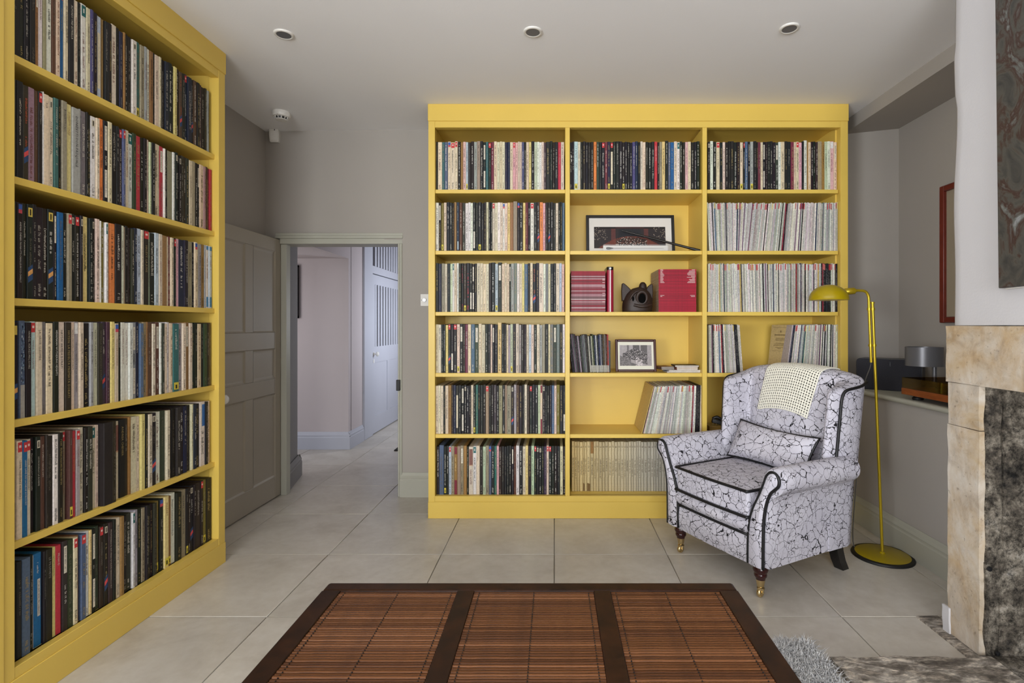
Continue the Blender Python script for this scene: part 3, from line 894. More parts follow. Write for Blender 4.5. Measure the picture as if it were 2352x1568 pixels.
def sleeve(mb, w, h, d, ch, marks, title, rng, rgb=None, thin=False):
    """one boxed set or sleeve: spine at y=0 facing -y, foot at z=0, centred on x"""
    base = rgb or PAL[ch]
    base = tuple(max(0, min(255, c + rng.uniform(-7, 7))) for c in base)
    kk = rng.uniform(0.9, 1.06)
    col = c4(base, kk)
    c = min(0.0022, w * 0.22)
    poly = [(-w / 2, c), (-w / 2 + c, 0), (w / 2 - c, 0), (w / 2, c), (w / 2, d), (-w / 2, d)]
    mb.prism(poly, 'z', 0, h, 0, col)
    hw = w / 2 - c
    ys, yl = -0.0005, -0.0009

    def block(z0, z1, rgbv, x0=-1.0, x1=1.0, y=ys, sk=0.0):
        cc = c4(rgbv)
        mb.add([(hw * x0, y, z0), (hw * x1, y, z0 + sk), (hw * x1, y, z1 + sk), (hw * x0, y, z1)], [(0, 1, 2, 3)], 0, cc)
    dark = ch not in LIGHT
    top, bot = h * 0.97, h * 0.03
    ink = rng.choice([(214, 208, 194), (228, 224, 216), (172, 152, 100), (150, 144, 134), (112, 104, 92), (190, 184, 172)]) if dark else rng.choice([(50, 44, 40), (70, 52, 40), (40, 40, 44), (120, 60, 50)])
    if 'e' in marks:
        ink = (206, 96, 62)
    if 'a' in marks:
        ink = (196, 36, 52)
    if 'r' in marks:
        block(h * 0.885, h * 0.985, (208, 62, 66)); top = h * 0.86
        block(h * 0.93, h * 0.955, (236, 210, 204), -0.5, 0.5, yl)
    if 'c' in marks:
        block(h * 0.93, h * 0.985, (58, 92, 168)); block(h * 0.89, h * 0.93, (206, 78, 92)); top = h * 0.86
    if 't' in marks:
        block(h * 0.86, h * 0.985, (36, 104, 104)); top = h * 0.83
        block(h * 0.90, h * 0.95, (226, 226, 216), -0.3, 0.3, yl)
    if 'o' in marks:
        block(h * 0.88, h * 0.96, (222, 214, 192), -0.8, 0.8); top = h * 0.85
        block(h * 0.89, h * 0.95, (90, 80, 70), -0.35, 0.35, yl)
    if 'g' in marks:
        block(h * 0.87, h * 0.965, (222, 196, 92), -0.9, 0.9); top = h * 0.84
        block(h * 0.885, h * 0.95, (60, 50, 30), -0.3, 0.3, yl)
    if 'y' in marks:
        block(h * 0.03, h * 0.135, (224, 206, 74), -0.95, 0.95); bot = h * 0.16
        block(h * 0.045, h * 0.10, (40, 36, 20), -0.35, 0.35, yl)
    if 's' in marks:
        block(h * 0.17, h * 0.235, (44, 76, 120), sk=h * 0.04)
        block(h * 0.235, h * 0.285, (226, 84, 84) if 'g' not in marks else (230, 170, 100), sk=h * 0.04)
        block(h * 0.285, h * 0.33, (44, 76, 120), sk=h * 0.04)
        bot = h * 0.34
    if 'p' in marks:
        block(h * 0.64, h * 0.94, (226, 218, 200), -0.75, 0.75); top = h * 0.6
        scribble(mb, h * 0.92, h * 0.68, 0, hw * 0.7, yl, c4((110, 104, 96)), rng)
    if 'i' in marks:
        block(h * 0.86, h * 0.985, (232, 232, 232)); top = h * 0.82
    if 'q' in marks:
        block(h * 0.06, h * 0.40, (230, 222, 206), -0.75, 0.75); bot = h * 0.43
        scribble(mb, h * 0.38, h * 0.1, 0, hw * 0.7, yl, c4((120, 112, 102)), rng)
    if 'v' in marks:
        block(h * 0.12, h * 0.80, (226, 214, 186), -0.9, 0.8); return
    if 'b' in marks:
        block(h * 0.62, h * 0.95, (136, 92, 82), -0.98, 0.98); top = h * 0.55
        block(h * 0.60, h * 0.62, (200, 160, 130), -0.98, 0.98)
    if 'm' in marks:
        block(h * 0.0, h * 0.30, (128, 40, 58)); block(h * 0.84, h * 0.99, (128, 40, 58)); top, bot = h * 0.82, h * 0.34
        ink = (240, 214, 150)
    if 'l' in marks:
        block(h * 0.03, h * 0.2, (190, 206, 214), -0.4, 0.6); bot = h * 0.3
    if 'w' in marks:
        block(h * 0.62, h * 0.96, (56, 110, 178), -0.3, 0.98); top = h * 0.58
    if 'u' in marks:
        block(h * 0.02, h * 0.18, (70, 130, 178)); block(h * 0.93, h * 0.99, (70, 130, 178)); top, bot = h * 0.86, h * 0.3
    if 'j' in marks:
        block(h * 0.32, h * 0.72, (206, 202, 192), -0.1, 0.75)
        scribble(mb, h * 0.7, h * 0.35, hw * 0.33, hw * 0.4, yl, c4((90, 90, 100)), rng)
        scribble(mb, h * 0.9, h * 0.78, 0, hw * 0.5, yl, c4((220, 220, 216)), rng); return
    if 'z' in marks:
        for _ in range(70):
            a = rng.uniform(-0.95, 0.5); zc = rng.uniform(0.35, 0.95) * h
            block(zc, zc + rng.uniform(0.003, 0.009), rng.choice([(38, 54, 84), (130, 156, 180), (60, 80, 110), (190, 200, 206)]), a, a + rng.uniform(0.2, 0.5))
        block(h * 0.0, h * 0.34, (170, 166, 160)); return
    if 'd' in marks:
        for zc in (0.62, 0.70):
            block(h * zc - 0.008, h * zc + 0.008, (226, 222, 214), 0.1, 0.98)
    if thin or 'h' in marks:
        return
    if title:
        tx = title.replace('_', ' ')
        if ch == 'G' and 'PASQUALE' in tx:
            ink = (52, 52, 56)
        letters(mb, tx, top - h * 0.06, min(0.0135, hw * 1.25), 0, yl, c4(ink), (top - bot) * 0.9)
        return
    mode = rng.random()
    lw = hw * rng.uniform(0.75, 1.15)
    if ch in 'EN' and mode < 0.4:
        return
    zc = top - (top - bot) * rng.uniform(0.02, 0.2)
    ze = zc - (top - bot) * rng.uniform(0.35, 0.7)
    p = rng.uniform(0.0044, 0.0072)
    scribble(mb, zc, ze, rng.uniform(-0.15, 0.15) * hw, lw, yl, c4(ink), rng, p, rng.choice([0.12, 0.2]))
    if mode < 0.75:
        scribble(mb, bot + h * rng.uniform(0.1, 0.16), bot + h * 0.01, 0, lw, yl, c4(ink), rng, p)


def parse(s):
    out = []
    for tk in s.split():
        title = None
        if ':' in tk:
            tk, title = tk.split(':', 1)
        ch = tk[0]
        i = 1
        while i < len(tk) and (tk[i].isdigit() or tk[i] == '.'):
            i += 1
        out.append((ch, float(tk[1:i]), tk[i:], title))
    return out


def ordn(n):
    s = 'th' if 10 <= n % 100 <= 20 else {1: 'st', 2: 'nd', 3: 'rd'}.get(n % 10, 'th')
    return f'{n}{s}'


SHN = ['top', 'second', 'third', 'fourth', 'fifth', 'bottom']
MK = [('y', ' with yellow tag'), ('r', ' with red top'), ('s', ' with diagonal stripe'), ('p', ' with paper patch'), ('o', ' with oval mark'), ('t', ' with teal top'), ('q', ' with paper patch')]


def lname(ch, marks):
    for m, s in MK:
        if m in marks:
            return CNAME[ch], s
    return CNAME[ch], ''


RL = random.Random(21)
for r, row in enumerate(ROWS_L):
    z = SHZ[5 - r]
    x0 = 33.0
    items = parse(row)
    ycur = None
    for i, (ch, xr, marks, title) in enumerate(items):
        ya = 1.729 * FPX / (VPX - x0); yb2 = 1.729 * FPX / (VPX - xr)
        if i == 0:
            ya = 1.664
        w = yb2 - ya
        mb = MB()
        h = 0.3125 + RL.uniform(-0.004, 0.004)
        sleeve(mb, w * 0.985, h, 0.312, ch, marks, title, RL)
        o = mb.build('record_box_set', M['sleeve'])
        jut = RL.uniform(-0.004, 0.004) + (0.012 if (r == 4 and i in (20, 21)) else 0)
        if r >= 4:
            jut += RL.uniform(-0.006, 0.004)
        o.location = (-1.729 + jut, (ya + yb2) / 2, z)
        o.rotation_euler = (0, 0, math.radians(90))
        cn, ms = lname(ch, marks)
        tag(o, f'{cn} box set{ms}, {ordn(i + 1)} from left, {SHN[r]} shelf of left bookcase', 'box set', f'box sets on the {SHN[r]} shelf of the left bookcase')
        x0 = xr

YS = 3.352
RB = random.Random(33)


def brow(row, px0, start, z, fn):
    x0 = start
    for i, (ch, e, marks, title) in enumerate(parse(row)):
        pa, pb = px0 + x0 / 7.587, px0 + e / 7.587
        xa, xb = (pa - VPX) * YS / FPX, (pb - VPX) * YS / FPX
        h = 0.3085 + RB.uniform(-0.004, 0.004) + (0.008 if 'x' in marks else 0)
        fn(i, ch, marks, title, (xa + xb) / 2, (xb - xa) * 0.98, h, z)
        x0 = e


for r, row in enumerate(ROWS_B):
    def mk(i, ch, marks, title, xc, w, h, z, r=r):
        mb = MB()
        sleeve(mb, w, h, 0.306, ch, marks, title, RB)
        o = mb.build('record_album', M['sleeve'])
        o.location = (xc, YS + RB.uniform(-0.003, 0.003), z)
        cn, ms = lname(ch, marks)
        tag(o, f'{cn} album{ms}, {ordn(i + 1)} from left, {SHN[r]} shelf, back bookcase first column', 'record album', f'albums on the {SHN[r]} shelf of the back bookcase, first column')
    brow(row, 995, 42 if r != 5 else 60, SHZ[5 - r], mk)

# the remaining albums and the hair-thin sleeves: one mass
stuff = MB()


def place(mb, loc, lean=0.0, yaw=0.0):
    ca, sa = math.cos(lean), math.sin(lean)
    v = []
    for x, y, z in mb.v:
        v.append((loc[0] + x * ca + z * sa, loc[1] + y, loc[2] + z * ca - x * sa))
    stuff.add(v, mb.f)
    n = len(mb.f)
    stuff.col[-n:] = mb.col
    return


def mkS(i, ch, marks, title, xc, w, h, z):
    mb = MB(); sleeve(mb, w, h, 0.306, ch, marks, title, RB)
    place(mb, (xc, YS + RB.uniform(-0.003, 0.003), z))


brow(ROW_M1, 1305, 25, SHZ[5], mkS)
brow(ROW_R1, 1620, 40, SHZ[5], mkS)


def thin_rgb(rng, dark=0.1):
    q = rng.random()
    if q < dark:
        return rng.choice([(30, 30, 32), (26, 28, 40), (40, 38, 36), (60, 66, 84)])
    if q < dark + 0.06:
        return rng.choice([(150, 40, 54), (70, 100, 130), (120, 90, 110), (200, 180, 110), (60, 90, 86)])
    if q < 0.5:
        g = rng.uniform(172, 212)
        return (g, g * 0.985, g * 0.955)
    g = rng.uniform(206, 242)
    return (g, g * 0.98, g * 0.94)


def thin_sleeve(w, h, d, rng, rgb, redtop):
    mb = MB()
    ch = 'W' if sum(rgb) > 330 else 'K'
    sleeve(mb, w, h, d, ch, '', None, rng, rgb=rgb, thin=True)
    if redtop:
        cc = c4(rng.choice([(190, 60, 66), (206, 110, 104), (214, 196, 120), (178, 60, 70)]))
        mb.add([(-w * 0.4, -0.0005, h * 0.87), (w * 0.4, -0.0005, h * 0.87), (w * 0.4, -0.0005, h * 0.99), (-w * 0.4, -0.0005, h * 0.99)], [(0, 1, 2, 3)], 0, cc)
    ink = c4(tuple(c * rng.uniform(0.45, 0.8) for c in rgb)) if ch == 'W' else c4((130, 128, 124))
    scribble(mb, h * rng.uniform(0.8, 0.95), h * rng.uniform(0.05, 0.4), 0, w * rng.uniform(0.35, 0.6), -0.0007, ink, rng, rng.uniform(0.004, 0.007), 0.25, True)
    return mb


for rr, (pa, pb) in enumerate(((1626.5, 1924.0), (1626.5, 1924.0))):
    z = SHZ[4 - rr]
    xa, xb = (pa - VPX) * YS / FPX, (pb - VPX) * YS / FPX
    n = 118
    for i in range(n):
        u = (i + 0.5) / n
        w = (xb - xa) / n
        lean = 0.0
        if rr == 0:
            lean = -0.055 * (1 - u / 0.2) if u < 0.2 else 0.10 * min(1, (u - 0.2) / 0.12) * (1 - max(0, (u - 0.55) / 0.45))
        else:
            lean = -0.028 * math.sin(math.pi * min(1, u / 0.6)) if u < 0.6 else 0.0
        rgb = thin_rgb(RB, 0.09)
        if rr == 0 and i == 69:
            rgb = (140, 24, 48)
        if rr == 1 and u > 0.88 and RB.random() < 0.55:
            rgb = (30, 30, 34)
        mb = thin_sleeve(w * 0.97, 0.307 + RB.uniform(-0.004, 0.004), 0.30, RB, rgb, RB.random() < 0.2)
        place(mb, (xa + (xb - xa) * u - 0.155 * math.sin(lean), YS + RB.uniform(-0.003, 0.004), z), lean)
so = stuff.build('record_sleeves', M['sleeve'], fix=False)
so['kind'] = 'stuff'
tag(so, 'tightly packed record albums and thin sleeves filling the upper middle and right shelves', 'records')

# thin sleeves that lean in the half-empty compartments: each its own object


def thin_obj(label, group, loc, w, h, d, lean, rgb, rng, redtop=False):
    mb = thin_sleeve(w, h, d, rng, rgb, redtop)
    o = mb.build('record_sleeve', M['sleeve'])
    o.location = loc
    o.rotation_euler = (0, lean, 0)
    tag(o, label, 'record sleeve', group)
    return o


RS = random.Random(5)


def cname_rgb(rgb):
    r, g, b = rgb
    if max(rgb) < 75:
        return 'black'
    if r > g * 1.5:
        return 'red'
    if b > r * 1.15:
        return 'blue'
    if min(rgb) > 180:
        return 'white'
    return 'grey'


def lean_group(pa, pb, la, lb, n, z, h, where, group, dark=0.12, ys=YS):
    xa, xb = (pa - VPX) * ys / FPX, (pb - VPX) * ys / FPX
    for i in range(n):
        u = (i + 0.5) / n
        rgb = thin_rgb(RS, dark)
        lean = la + (lb - la) * u
        if i == 0:
            rgb = (206, 200, 188)
        thin_obj(f'thin {cname_rgb(rgb)} record sleeve, {ordn(i + 1)} from left {where}', group,
                 (xa + (xb - xa) * u, ys + RS.uniform(-0.003, 0.003), z + 0.0008), (xb - xa) / n * 0.93 * math.cos(lean), h + RS.uniform(-0.003, 0.003), 0.30, lean, rgb, RS, RS.random() < 0.2)


# feet at pa..pb; tops lean by la..lb
lean_group(1478, 1596, 0.235, 0.03, 40, SHZ[1], 0.306, 'in leaning row, fifth shelf middle column', 'leaning sleeves on the fifth shelf, middle column', 0.1)
for i in range(8):
    xb = (1597 + i * 1.85 - VPX) * YS / FPX
    rgb = (30, 30, 32) if i < 6 else (214, 206, 196)
    thin_obj(f'thin {cname_rgb(rgb)} record sleeve, {ordn(41 + i)} from left in leaning row, fifth shelf middle column', 'leaning sleeves on the fifth shelf, middle column',
             (xb, YS, SHZ[1] + 0.0008), 0.0046, 0.307, 0.30, 0.022, rgb, RS, i == 7)
lean_group(1629, 1707, -0.01, -0.075, 26, SHZ[2], 0.306, 'in left group, fourth shelf right column', 'left group of sleeves on the fourth shelf, right column', 0.16)
lean_group(1806, 1925, 0.13, 0.0, 42, SHZ[2], 0.306, 'in right group, fourth shelf right column', 'right group of sleeves on the fourth shelf, right column', 0.2)
# kraft cardboard sleeves closing two of the leaning rows, shown face on
for (px, lean, z, lab) in ((1474.5, 0.245, SHZ[1], 'brown card record sleeve leaning at the open end of the fifth shelf middle row'),):
    x = (px - VPX) * YS / FPX
    mb = MB(); sleeve(mb, 0.004, 0.309, 0.308, 'N', '', None, RS, rgb=(206, 176, 112), thin=True)
    o = mb.build('card_sleeve', M['sleeve']); o.location = (x, YS + 0.002, z + 0.0005); o.rotation_euler = (0, lean, 0)
    tag(o, lab, 'record sleeve')
# cardboard cover turned outwards in the right column
x0c, x1c = (1776 - VPX) * 3.38 / FPX, (1817 - VPX) * 3.38 / FPX
cc = empty('card_cover', ((1796 - VPX) * 3.40 / FPX, 3.40, SHZ[2] + 0.001), 0, 'brown printed card cover turned face-out before the right group of sleeves', 'record cover')
mb = MB()
a = math.radians(-62)
ca, sa = math.cos(a), math.sin(a)
hh = 0.305
sk = 0.030
pts = [(-0.033, 0.15), (0.031, 0.0)]
vs = []
for (px_, py_) in pts:
    for zz in (0, hh):
        vs.append((px_ + sk * zz / hh, py_, zz))
vs2 = [(x + 0.004, y + 0.002, z) for x, y, z in vs]
mb.add(vs + vs2, [(0, 2, 3, 1), (4, 5, 7, 6), (0, 1, 5, 4), (2, 6, 7, 3), (1, 3, 7, 5), (0, 4, 6, 2)], 0, c4((196, 172, 120)))
ink = c4((96, 78, 50))


def cpt(u, zz):
    x = pts[0][0] + (pts[1][0] - pts[0][0]) * u + sk * zz / hh
    y = pts[0][1] + (pts[1][1] - pts[0][1]) * u
    return (x - 0.0006, y - 0.0003, zz)


for zz, ua, ub, th in ((0.235, 0.2, 0.86, 0.006), (0.215, 0.3, 0.75, 0.003), (0.207, 0.26, 0.78, 0.003), (0.199, 0.28, 0.72, 0.003), (0.182, 0.3, 0.7, 0.003), (0.174, 0.25, 0.8, 0.003), (0.166, 0.2, 0.88, 0.003), (0.154, 0.3, 0.75, 0.003), (0.146, 0.42, 0.6, 0.003), (0.132, 0.15, 0.85, 0.0015), (0.287, 0.1, 0.95, 0.0015)):
    u = ua
    while u < ub:
        du = RS.uniform(0.02, 0.05)
        mb.add([cpt(u, zz), cpt(u + du * 0.8, zz), cpt(u + du * 0.8, zz + th), cpt(u, zz + th)], [(0, 1, 2, 3)], 0, ink)
        u += du
mb.add([cpt(0.80, 0.245), cpt(0.90, 0.245), cpt(0.90, 0.268), cpt(0.80, 0.268)], [(0, 1, 2, 3)], 0, c4((110, 104, 84)))
mb.add([cpt(0.46, 0.255), cpt(0.56, 0.255), cpt(0.51, 0.274)], [(0, 1, 2)], 0, c4((130, 110, 76)))
mb.build('card', M['sleeve'], cc, fix=False)

# ================================================================== THINGS ON THE MIDDLE SHELVES


def bx(px, y):
    return (px - VPX) * y / FPX


def bz(py, y):
    return HCAM - (py - VPY) * y / FPX


RM = random.Random(11)
# ---- framed concert-hall photograph
fy = 3.50
f1 = empty('framed_photograph', (bx(1449, fy), fy, SHZ[4]), 0, 'black framed concert hall photograph with wide white mount on the second shelf', 'picture')
W1, H1 = 0.592, 0.272
f1.rotation_euler = (math.radians(-8), 0, 0)


def frame_bars(mb, w, h, b, d):
    mb.box(-w / 2, -w / 2 + b, 0, d, 0, h); mb.box(w / 2 - b, w / 2, 0, d, 0, h)
    mb.box(-w / 2 + b, w / 2 - b, 0, d, 0, b); mb.box(-w / 2 + b, w / 2 - b, 0, d, h - b, h)


mb = MB(); frame_bars(mb, W1, H1, 0.019, 0.022); mb.build('frame', M['black'], f1, bevel=0.0015)
pbox('mount', M['mat'], f1, -W1 / 2 + 0.015, W1 / 2 - 0.015, 0.010, 0.016, 0.01, H1 - 0.012, bevel=0)
mb = MB()
px0, px1, pz0, pz1 = -0.243, 0.236, 0.044, 0.192
nx, nz = 96, 36


def hall(u, v):
    # u 0..1 across, v 0..1 up : dark auditorium, lit stage, seated players
    base = [46, 40, 42]
    for c in (0.27, 0.73):
        if abs(u - c) < 0.03 and v > 0.35:
            base = [92, 52, 50]
    if v > 0.93:
        base = [60, 34, 32] if 0.3 < u < 0.7 else [30, 24, 22]
    if 0.34 < u < 0.66 and 0.4 < v < 0.9:
        base = [34, 36, 42]
    arc = 0.56 - 2.6 * (u - 0.52) ** 2
    if v < arc:
        base = [112, 58, 46]
        if v < arc - 0.04 and 0.3 < u < 0.74:
            q = RM.random()
            base = [36, 30, 28] if q < 0.5 else ([206, 196, 186] if q > 0.9 - 0.2 * (v < 0.2) else [104, 66, 54])
    if (u < 0.2 or u > 0.83) and RM.random() < 0.10 and v > 0.4:
        base = [150, 136, 122]
    return base


for i in range(nx):
    for j in range(nz):
        u, v = (i + 0.5) / nx, (j + 0.5) / nz
        c = hall(u, v)
        xa, xb = px0 + (px1 - px0) * i / nx, px0 + (px1 - px0) * (i + 1) / nx
        za, zb = pz0 + (pz1 - pz0) * j / nz, pz0 + (pz1 - pz0) * (j + 1) / nz
        mb.add([(xa, 0.0095, za), (xb, 0.0095, za), (xb, 0.0095, zb), (xa, 0.0095, zb)], [(0, 1, 2, 3)], 0, c4(c))
mb.build('photograph', M['sleeve'], f1, fix=False)
# ---- clear display case with a conductor's baton
cy = 3.41
ca_ = empty('display_case', (bx(1460, cy), cy, SHZ[4]), 0, 'clear acrylic display case holding a small baton, before the concert hall photograph', 'display case')
CW = 0.21
pbox('base', M['mahogany'], ca_, -CW - 0.004, CW + 0.004, -0.022, 0.022, 0, 0.008, bevel=0.002)
mb = MB(); mb.box(-CW, CW, -0.018, 0.018, 0.008, 0.05); mb.build('cover', M['clear_acrylic'], ca_)
mb = MB(); mb.box(-CW, CW, 0.014, 0.0145, 0.009, 0.046); mb.build('backing', M['mat'], ca_)
bt = empty('baton', (bx(1460, cy), cy, SHZ[4] + 0.027), 0, 'thin baton with dark pear-shaped handle inside the clear case', 'baton')
Mxx = Matrix.Rotation(math.radians(90), 3, 'Y')
MB().lathe([(0, -0.192), (0.005, -0.19), (0.0078, -0.182), (0.0072, -0.170), (0.004, -0.155), (0.0026, -0.148), (0.003, -0.146), (0, -0.144)], (0, 0, 0), 14, mat=Mxx).build('handle', M['black'], bt, smooth=60)
MB().tube([(-0.146, 0, 0), (0.182, 0, 0)], [0.0013, 0.0007], 6).build('shaft', M['grey_metal'], bt)
# ---- long black baton leaning on the frame
p0 = Vector((bx(1607, 3.375), 3.375, SHZ[4] + 0.006)); p1 = Vector((bx(1428, 3.492), 3.492, bz(529, 3.492)))
lb = empty('leaning_cane', p0, 0, 'long tapering black cane leaning across the concert hall photograph', 'cane')
dv = p1 - p0
MB().tube([Vector((0, 0, 0)), dv * 0.3, dv * 0.7, dv], [0.0085, 0.0078, 0.0058, 0.0035], 12).build('cane_shaft', M['black_gloss'], lb, smooth=50)
MB().tube([dv * -0.004, dv * 0.09], [0.0094, 0.0092], 12).build('grip', M['black'], lb, smooth=50)

# ---- two stacks of red scores
PINKS = [(150, 26, 46), (136, 26, 44), (140, 44, 58), (150, 84, 92), (178, 140, 146), (132, 50, 62), (118, 40, 50)]


def score(name, label, group, x0, x1, y0, y1, z0, z1, rgb, rng, text):
    mb = MB()
    e = 0.0006
    mb.box(x0, x1, y0, y1, z0 + e * 0.2, z1, 0, c4((176, 164, 138)))                        # pages
    mb.box(x0 - 0.0005, x1 + 0.0005, y0 - 0.0006, y1, z0, z0 + e, 0, c4(rgb))               # covers and spine
    mb.box(x0 - 0.0005, x1 + 0.0005, y0 - 0.0006, y1, z1 - e, z1, 0, c4(rgb))
    mb.box(x0 - 0.0005, x1 + 0.0005, y0 - 0.0012, y0, z0, z1, 0, c4(rgb))
    if text:
        for xs, xe in text:
            x = xs
            while x < xe:
                dx = rng.uniform(0.0015, 0.004)
                mb.add([(x, y0 - 0.0014, z0 + (z1 - z0) * 0.25), (x + dx * 0.7, y0 - 0.0014, z0 + (z1 - z0) * 0.25), (x + dx * 0.7, y0 - 0.0014, z0 + (z1 - z0) * 0.75), (x, y0 - 0.0014, z0 + (z1 - z0) * 0.75)], [(0, 1, 2, 3)], 0, c4((230, 214, 210)))
                x += dx
    cx_, cy_ = (x0 + x1) / 2, (y0 + y1) / 2
    mb.v = [(x - cx_, y - cy_, z - z0) for x, y, z in mb.v]
    o = mb.build(name, M['sleeve'], fix=False)
    o.location = (cx_, cy_, z0)
    tag(o, label, 'score', group)


ys = 3.362
xa, xb = bx(1312, ys), bx(1391, ys)
zt = SHZ[3]
n = 34
hh = 0.262
for i in range(n):
    q = (i + 0.5) / n
    th = hh / n
    if q > 0.9:
        c = (150, 20, 42)
    else:
        c = RM.choice(PINKS if q > 0.5 else PINKS[1:6] + [(168, 122, 130), (140, 74, 84), (190, 166, 168), (120, 84, 88)])
    d = RM.uniform(0, 0.003)
    score('score_booklet', f'{ordn(i + 1)} thin red score from the bottom of the faded left stack', 'left stack of red scores on the third shelf', xa + RM.uniform(-0.001, 0.001), xb + RM.uniform(-0.003, 0), ys + d, ys + d + 0.28, zt + i * th, zt + (i + 0.96) * th, c, RM,
          [(xb - 0.02, xb - 0.006)] if RM.random() < 0.25 else None)
ys2 = 3.366
xa2, xb2 = bx(1513, ys2), bx(1599, ys2)
n = 40
hh = 0.274
for i in range(n):
    th = hh / n
    g = RM.uniform(0.86, 1.06)
    c = (166 * g, 16 * g, 46 * g)
    off = 0.012 * (1 - (i / n)) * RM.uniform(0.2, 0.9)
    txt = None
    if i / n > 0.66 or i in (14, 15):
        txt = [(xa2 + 0.010, xa2 + RM.uniform(0.022, 0.036)), (xb2 - RM.uniform(0.02, 0.06), xb2 - 0.008)]
    score('score_booklet', f'{ordn(i + 1)} bright red score from the bottom of the right stack', 'right stack of red scores on the third shelf', xa2 + RM.uniform(-0.0015, 0.001), xb2 + RM.uniform(-0.001, 0.0015), ys2 + RM.uniform(0, 0.0015), ys2 + 0.27 + RM.uniform(-0.005, 0.005), zt + i * th, zt + (i + 0.96) * th, c, RM, txt)
# tall red book with rounded spine next to the left stack
x0_, x1_ = bx(1394.5, 3.358), bx(1409.5, 3.358)
bw = x1_ - x0_
tb = empty('tall_red_book', ((x0_ + x1_) / 2, 3.358, zt), 0, 'tall red volume with silver band and black head standing beside the left stack', 'book')
prof = [(-bw / 2, 0.2), (-bw / 2, 0.012)] + [(bw / 2 * math.sin(a), 0.012 - 0.012 * math.cos(a)) for a in [math.radians(d) for d in range(-75, 76, 15)]] + [(bw / 2, 0.012), (bw / 2, 0.2)]
MB().prism(prof, 'z', 0, 0.268).build('cover', paint('red_cloth', lin(150, 24, 50), 0.35, 0.05), tb, smooth=40)
MB().prism(prof, 'z', 0.268, 0.289).build('head_cap', M['black_gloss'], tb, smooth=40)
prof2 = [(x * 0.36, y - 0.001) for x, y in prof[1:-1]]
MB().prism(prof2, 'z', 0.001, 0.268).build('silver_band', paint('silver_foil', lin(214, 206, 206), 0.3, 0.02, metal=0.4), tb, smooth=40)
MB().lathe([(0.006, 0), (0.006, 0.002), (0, 0.0025)], (0, -0.002, 0.278), 12, mat=Matrix.Rotation(math.radians(90), 3, 'X')).build('silver_dot', M['chrome'], tb)

# ---- carved dark wooden animal head with pricked ears
hy = 3.42
hd = empty('carved_animal_head', (bx(1462.5, hy), hy, zt), 0, 'carved dark wood animal head with pricked ears and open snout between the red stacks', 'sculpture')
mb = MB()
nu, nv = 28, 18
HW, HH, HD = 0.097, 0.163, 0.078
vs, fs = [], []
for j in range(nv + 1):
    v = j / nv
    z = v * HH
    s = (1 - max(0, (v - 0.25) / 0.75) ** 2.2) ** 0.5 if v > 0.25 else 1.0 - 0.05 * (1 - v / 0.25) ** 2
    for i in range(nu):
        a = 2 * math.pi * i / nu
        ca1, sa1 = math.cos(a), math.sin(a)
        ex = 0.8
        X = HW * s * math.copysign(abs(ca1) ** ex, ca1) + 0.012 * v
        Y = HD * (0.5 + 0.5 * s) * math.copysign(abs(sa1) ** ex, sa1)
        vs.append((X, Y, z))
for j in range(nv):
    for i in range(nu):
        fs.append((j * nu + i, j * nu + (i + 1) % nu, (j + 1) * nu + (i + 1) % nu, (j + 1) * nu + i))
fs.append(tuple(range(nu - 1, -1, -1))); fs.append(tuple(nv * nu + i for i in range(nu)))
mb.add(vs, fs)
mb.build('head', M['carved'], hd, smooth=180)


def ear(name, out):
    MB().prism(out, 'y', -0.022, 0.012).build(name, M['carved'], hd, bevel=0.005, bseg=3)


ear('ear', [(-0.098, 0.070), (-0.020, 0.100), (-0.030, 0.132), (-0.052, 0.158), (-0.078, 0.182), (-0.091, 0.190), (-0.098, 0.182), (-0.101, 0.14)])
ear('ear', [(0.100, 0.070), (0.048, 0.100), (0.054, 0.140), (0.070, 0.166), (0.088, 0.182), (0.097, 0.184), (0.102, 0.172), (0.103, 0.13)])
MB().lathe([(0.026, 0.0), (0.026, 0.02), (0.022, 0.038), (0.012, 0.05), (0, 0.053)], (0.036, -0.02, 0.142), 18).build('topknot', M['carved'], hd, smooth=60)
# snout: ring around a matte black disc that paints the opening's shade
mb = MB()
ring = []
for i in range(24):
    a = 2 * math.pi * i / 24
    ring.append((0.022 + 0.031 * math.cos(a), -0.072 - 0.006 * math.sin(a), 0.090 + 0.038 * math.sin(a)))
mb.tube(ring, 0.011, 10, closed=True)
mb.build('snout', M['carved'], hd, smooth=180)
MB().lathe([(0.026, 0), (0.026, 0.012), (0, 0.013)], (0.022, -0.066, 0.088), 20, mat=Matrix.Rotation(math.radians(90), 3, 'X') @ Matrix.Diagonal((1, 1.25, 1))).build('snout_shade', M['matte_black'], hd, smooth=40)
mb = MB()
mb.tube(spline([(-0.03, -0.073, 0.045), (0.01, -0.083, 0.036), (0.05, -0.082, 0.038), (0.082, -0.062, 0.046)], 6), 0.010, 8)
mb.build('lip', M['carved'], hd, smooth=60)
mb = MB()
mb.tube(spline([(-0.055, -0.06, 0.075), (-0.04, -0.07, 0.105), (-0.016, -0.068, 0.128), (0.012, -0.066, 0.135)], 6), 0.008, 8)
mb.build('brow', M['carved'], hd, smooth=60)
MB().lathe([(0.010, 0), (0.008, 0.004), (0, 0.005)], (-0.034, -0.072, 0.083), 12, mat=Matrix.Rotation(math.radians(90), 3, 'X') @ Matrix.Diagonal((0.7, 1.6, 1))).build('eye', M['matte_black'], hd)

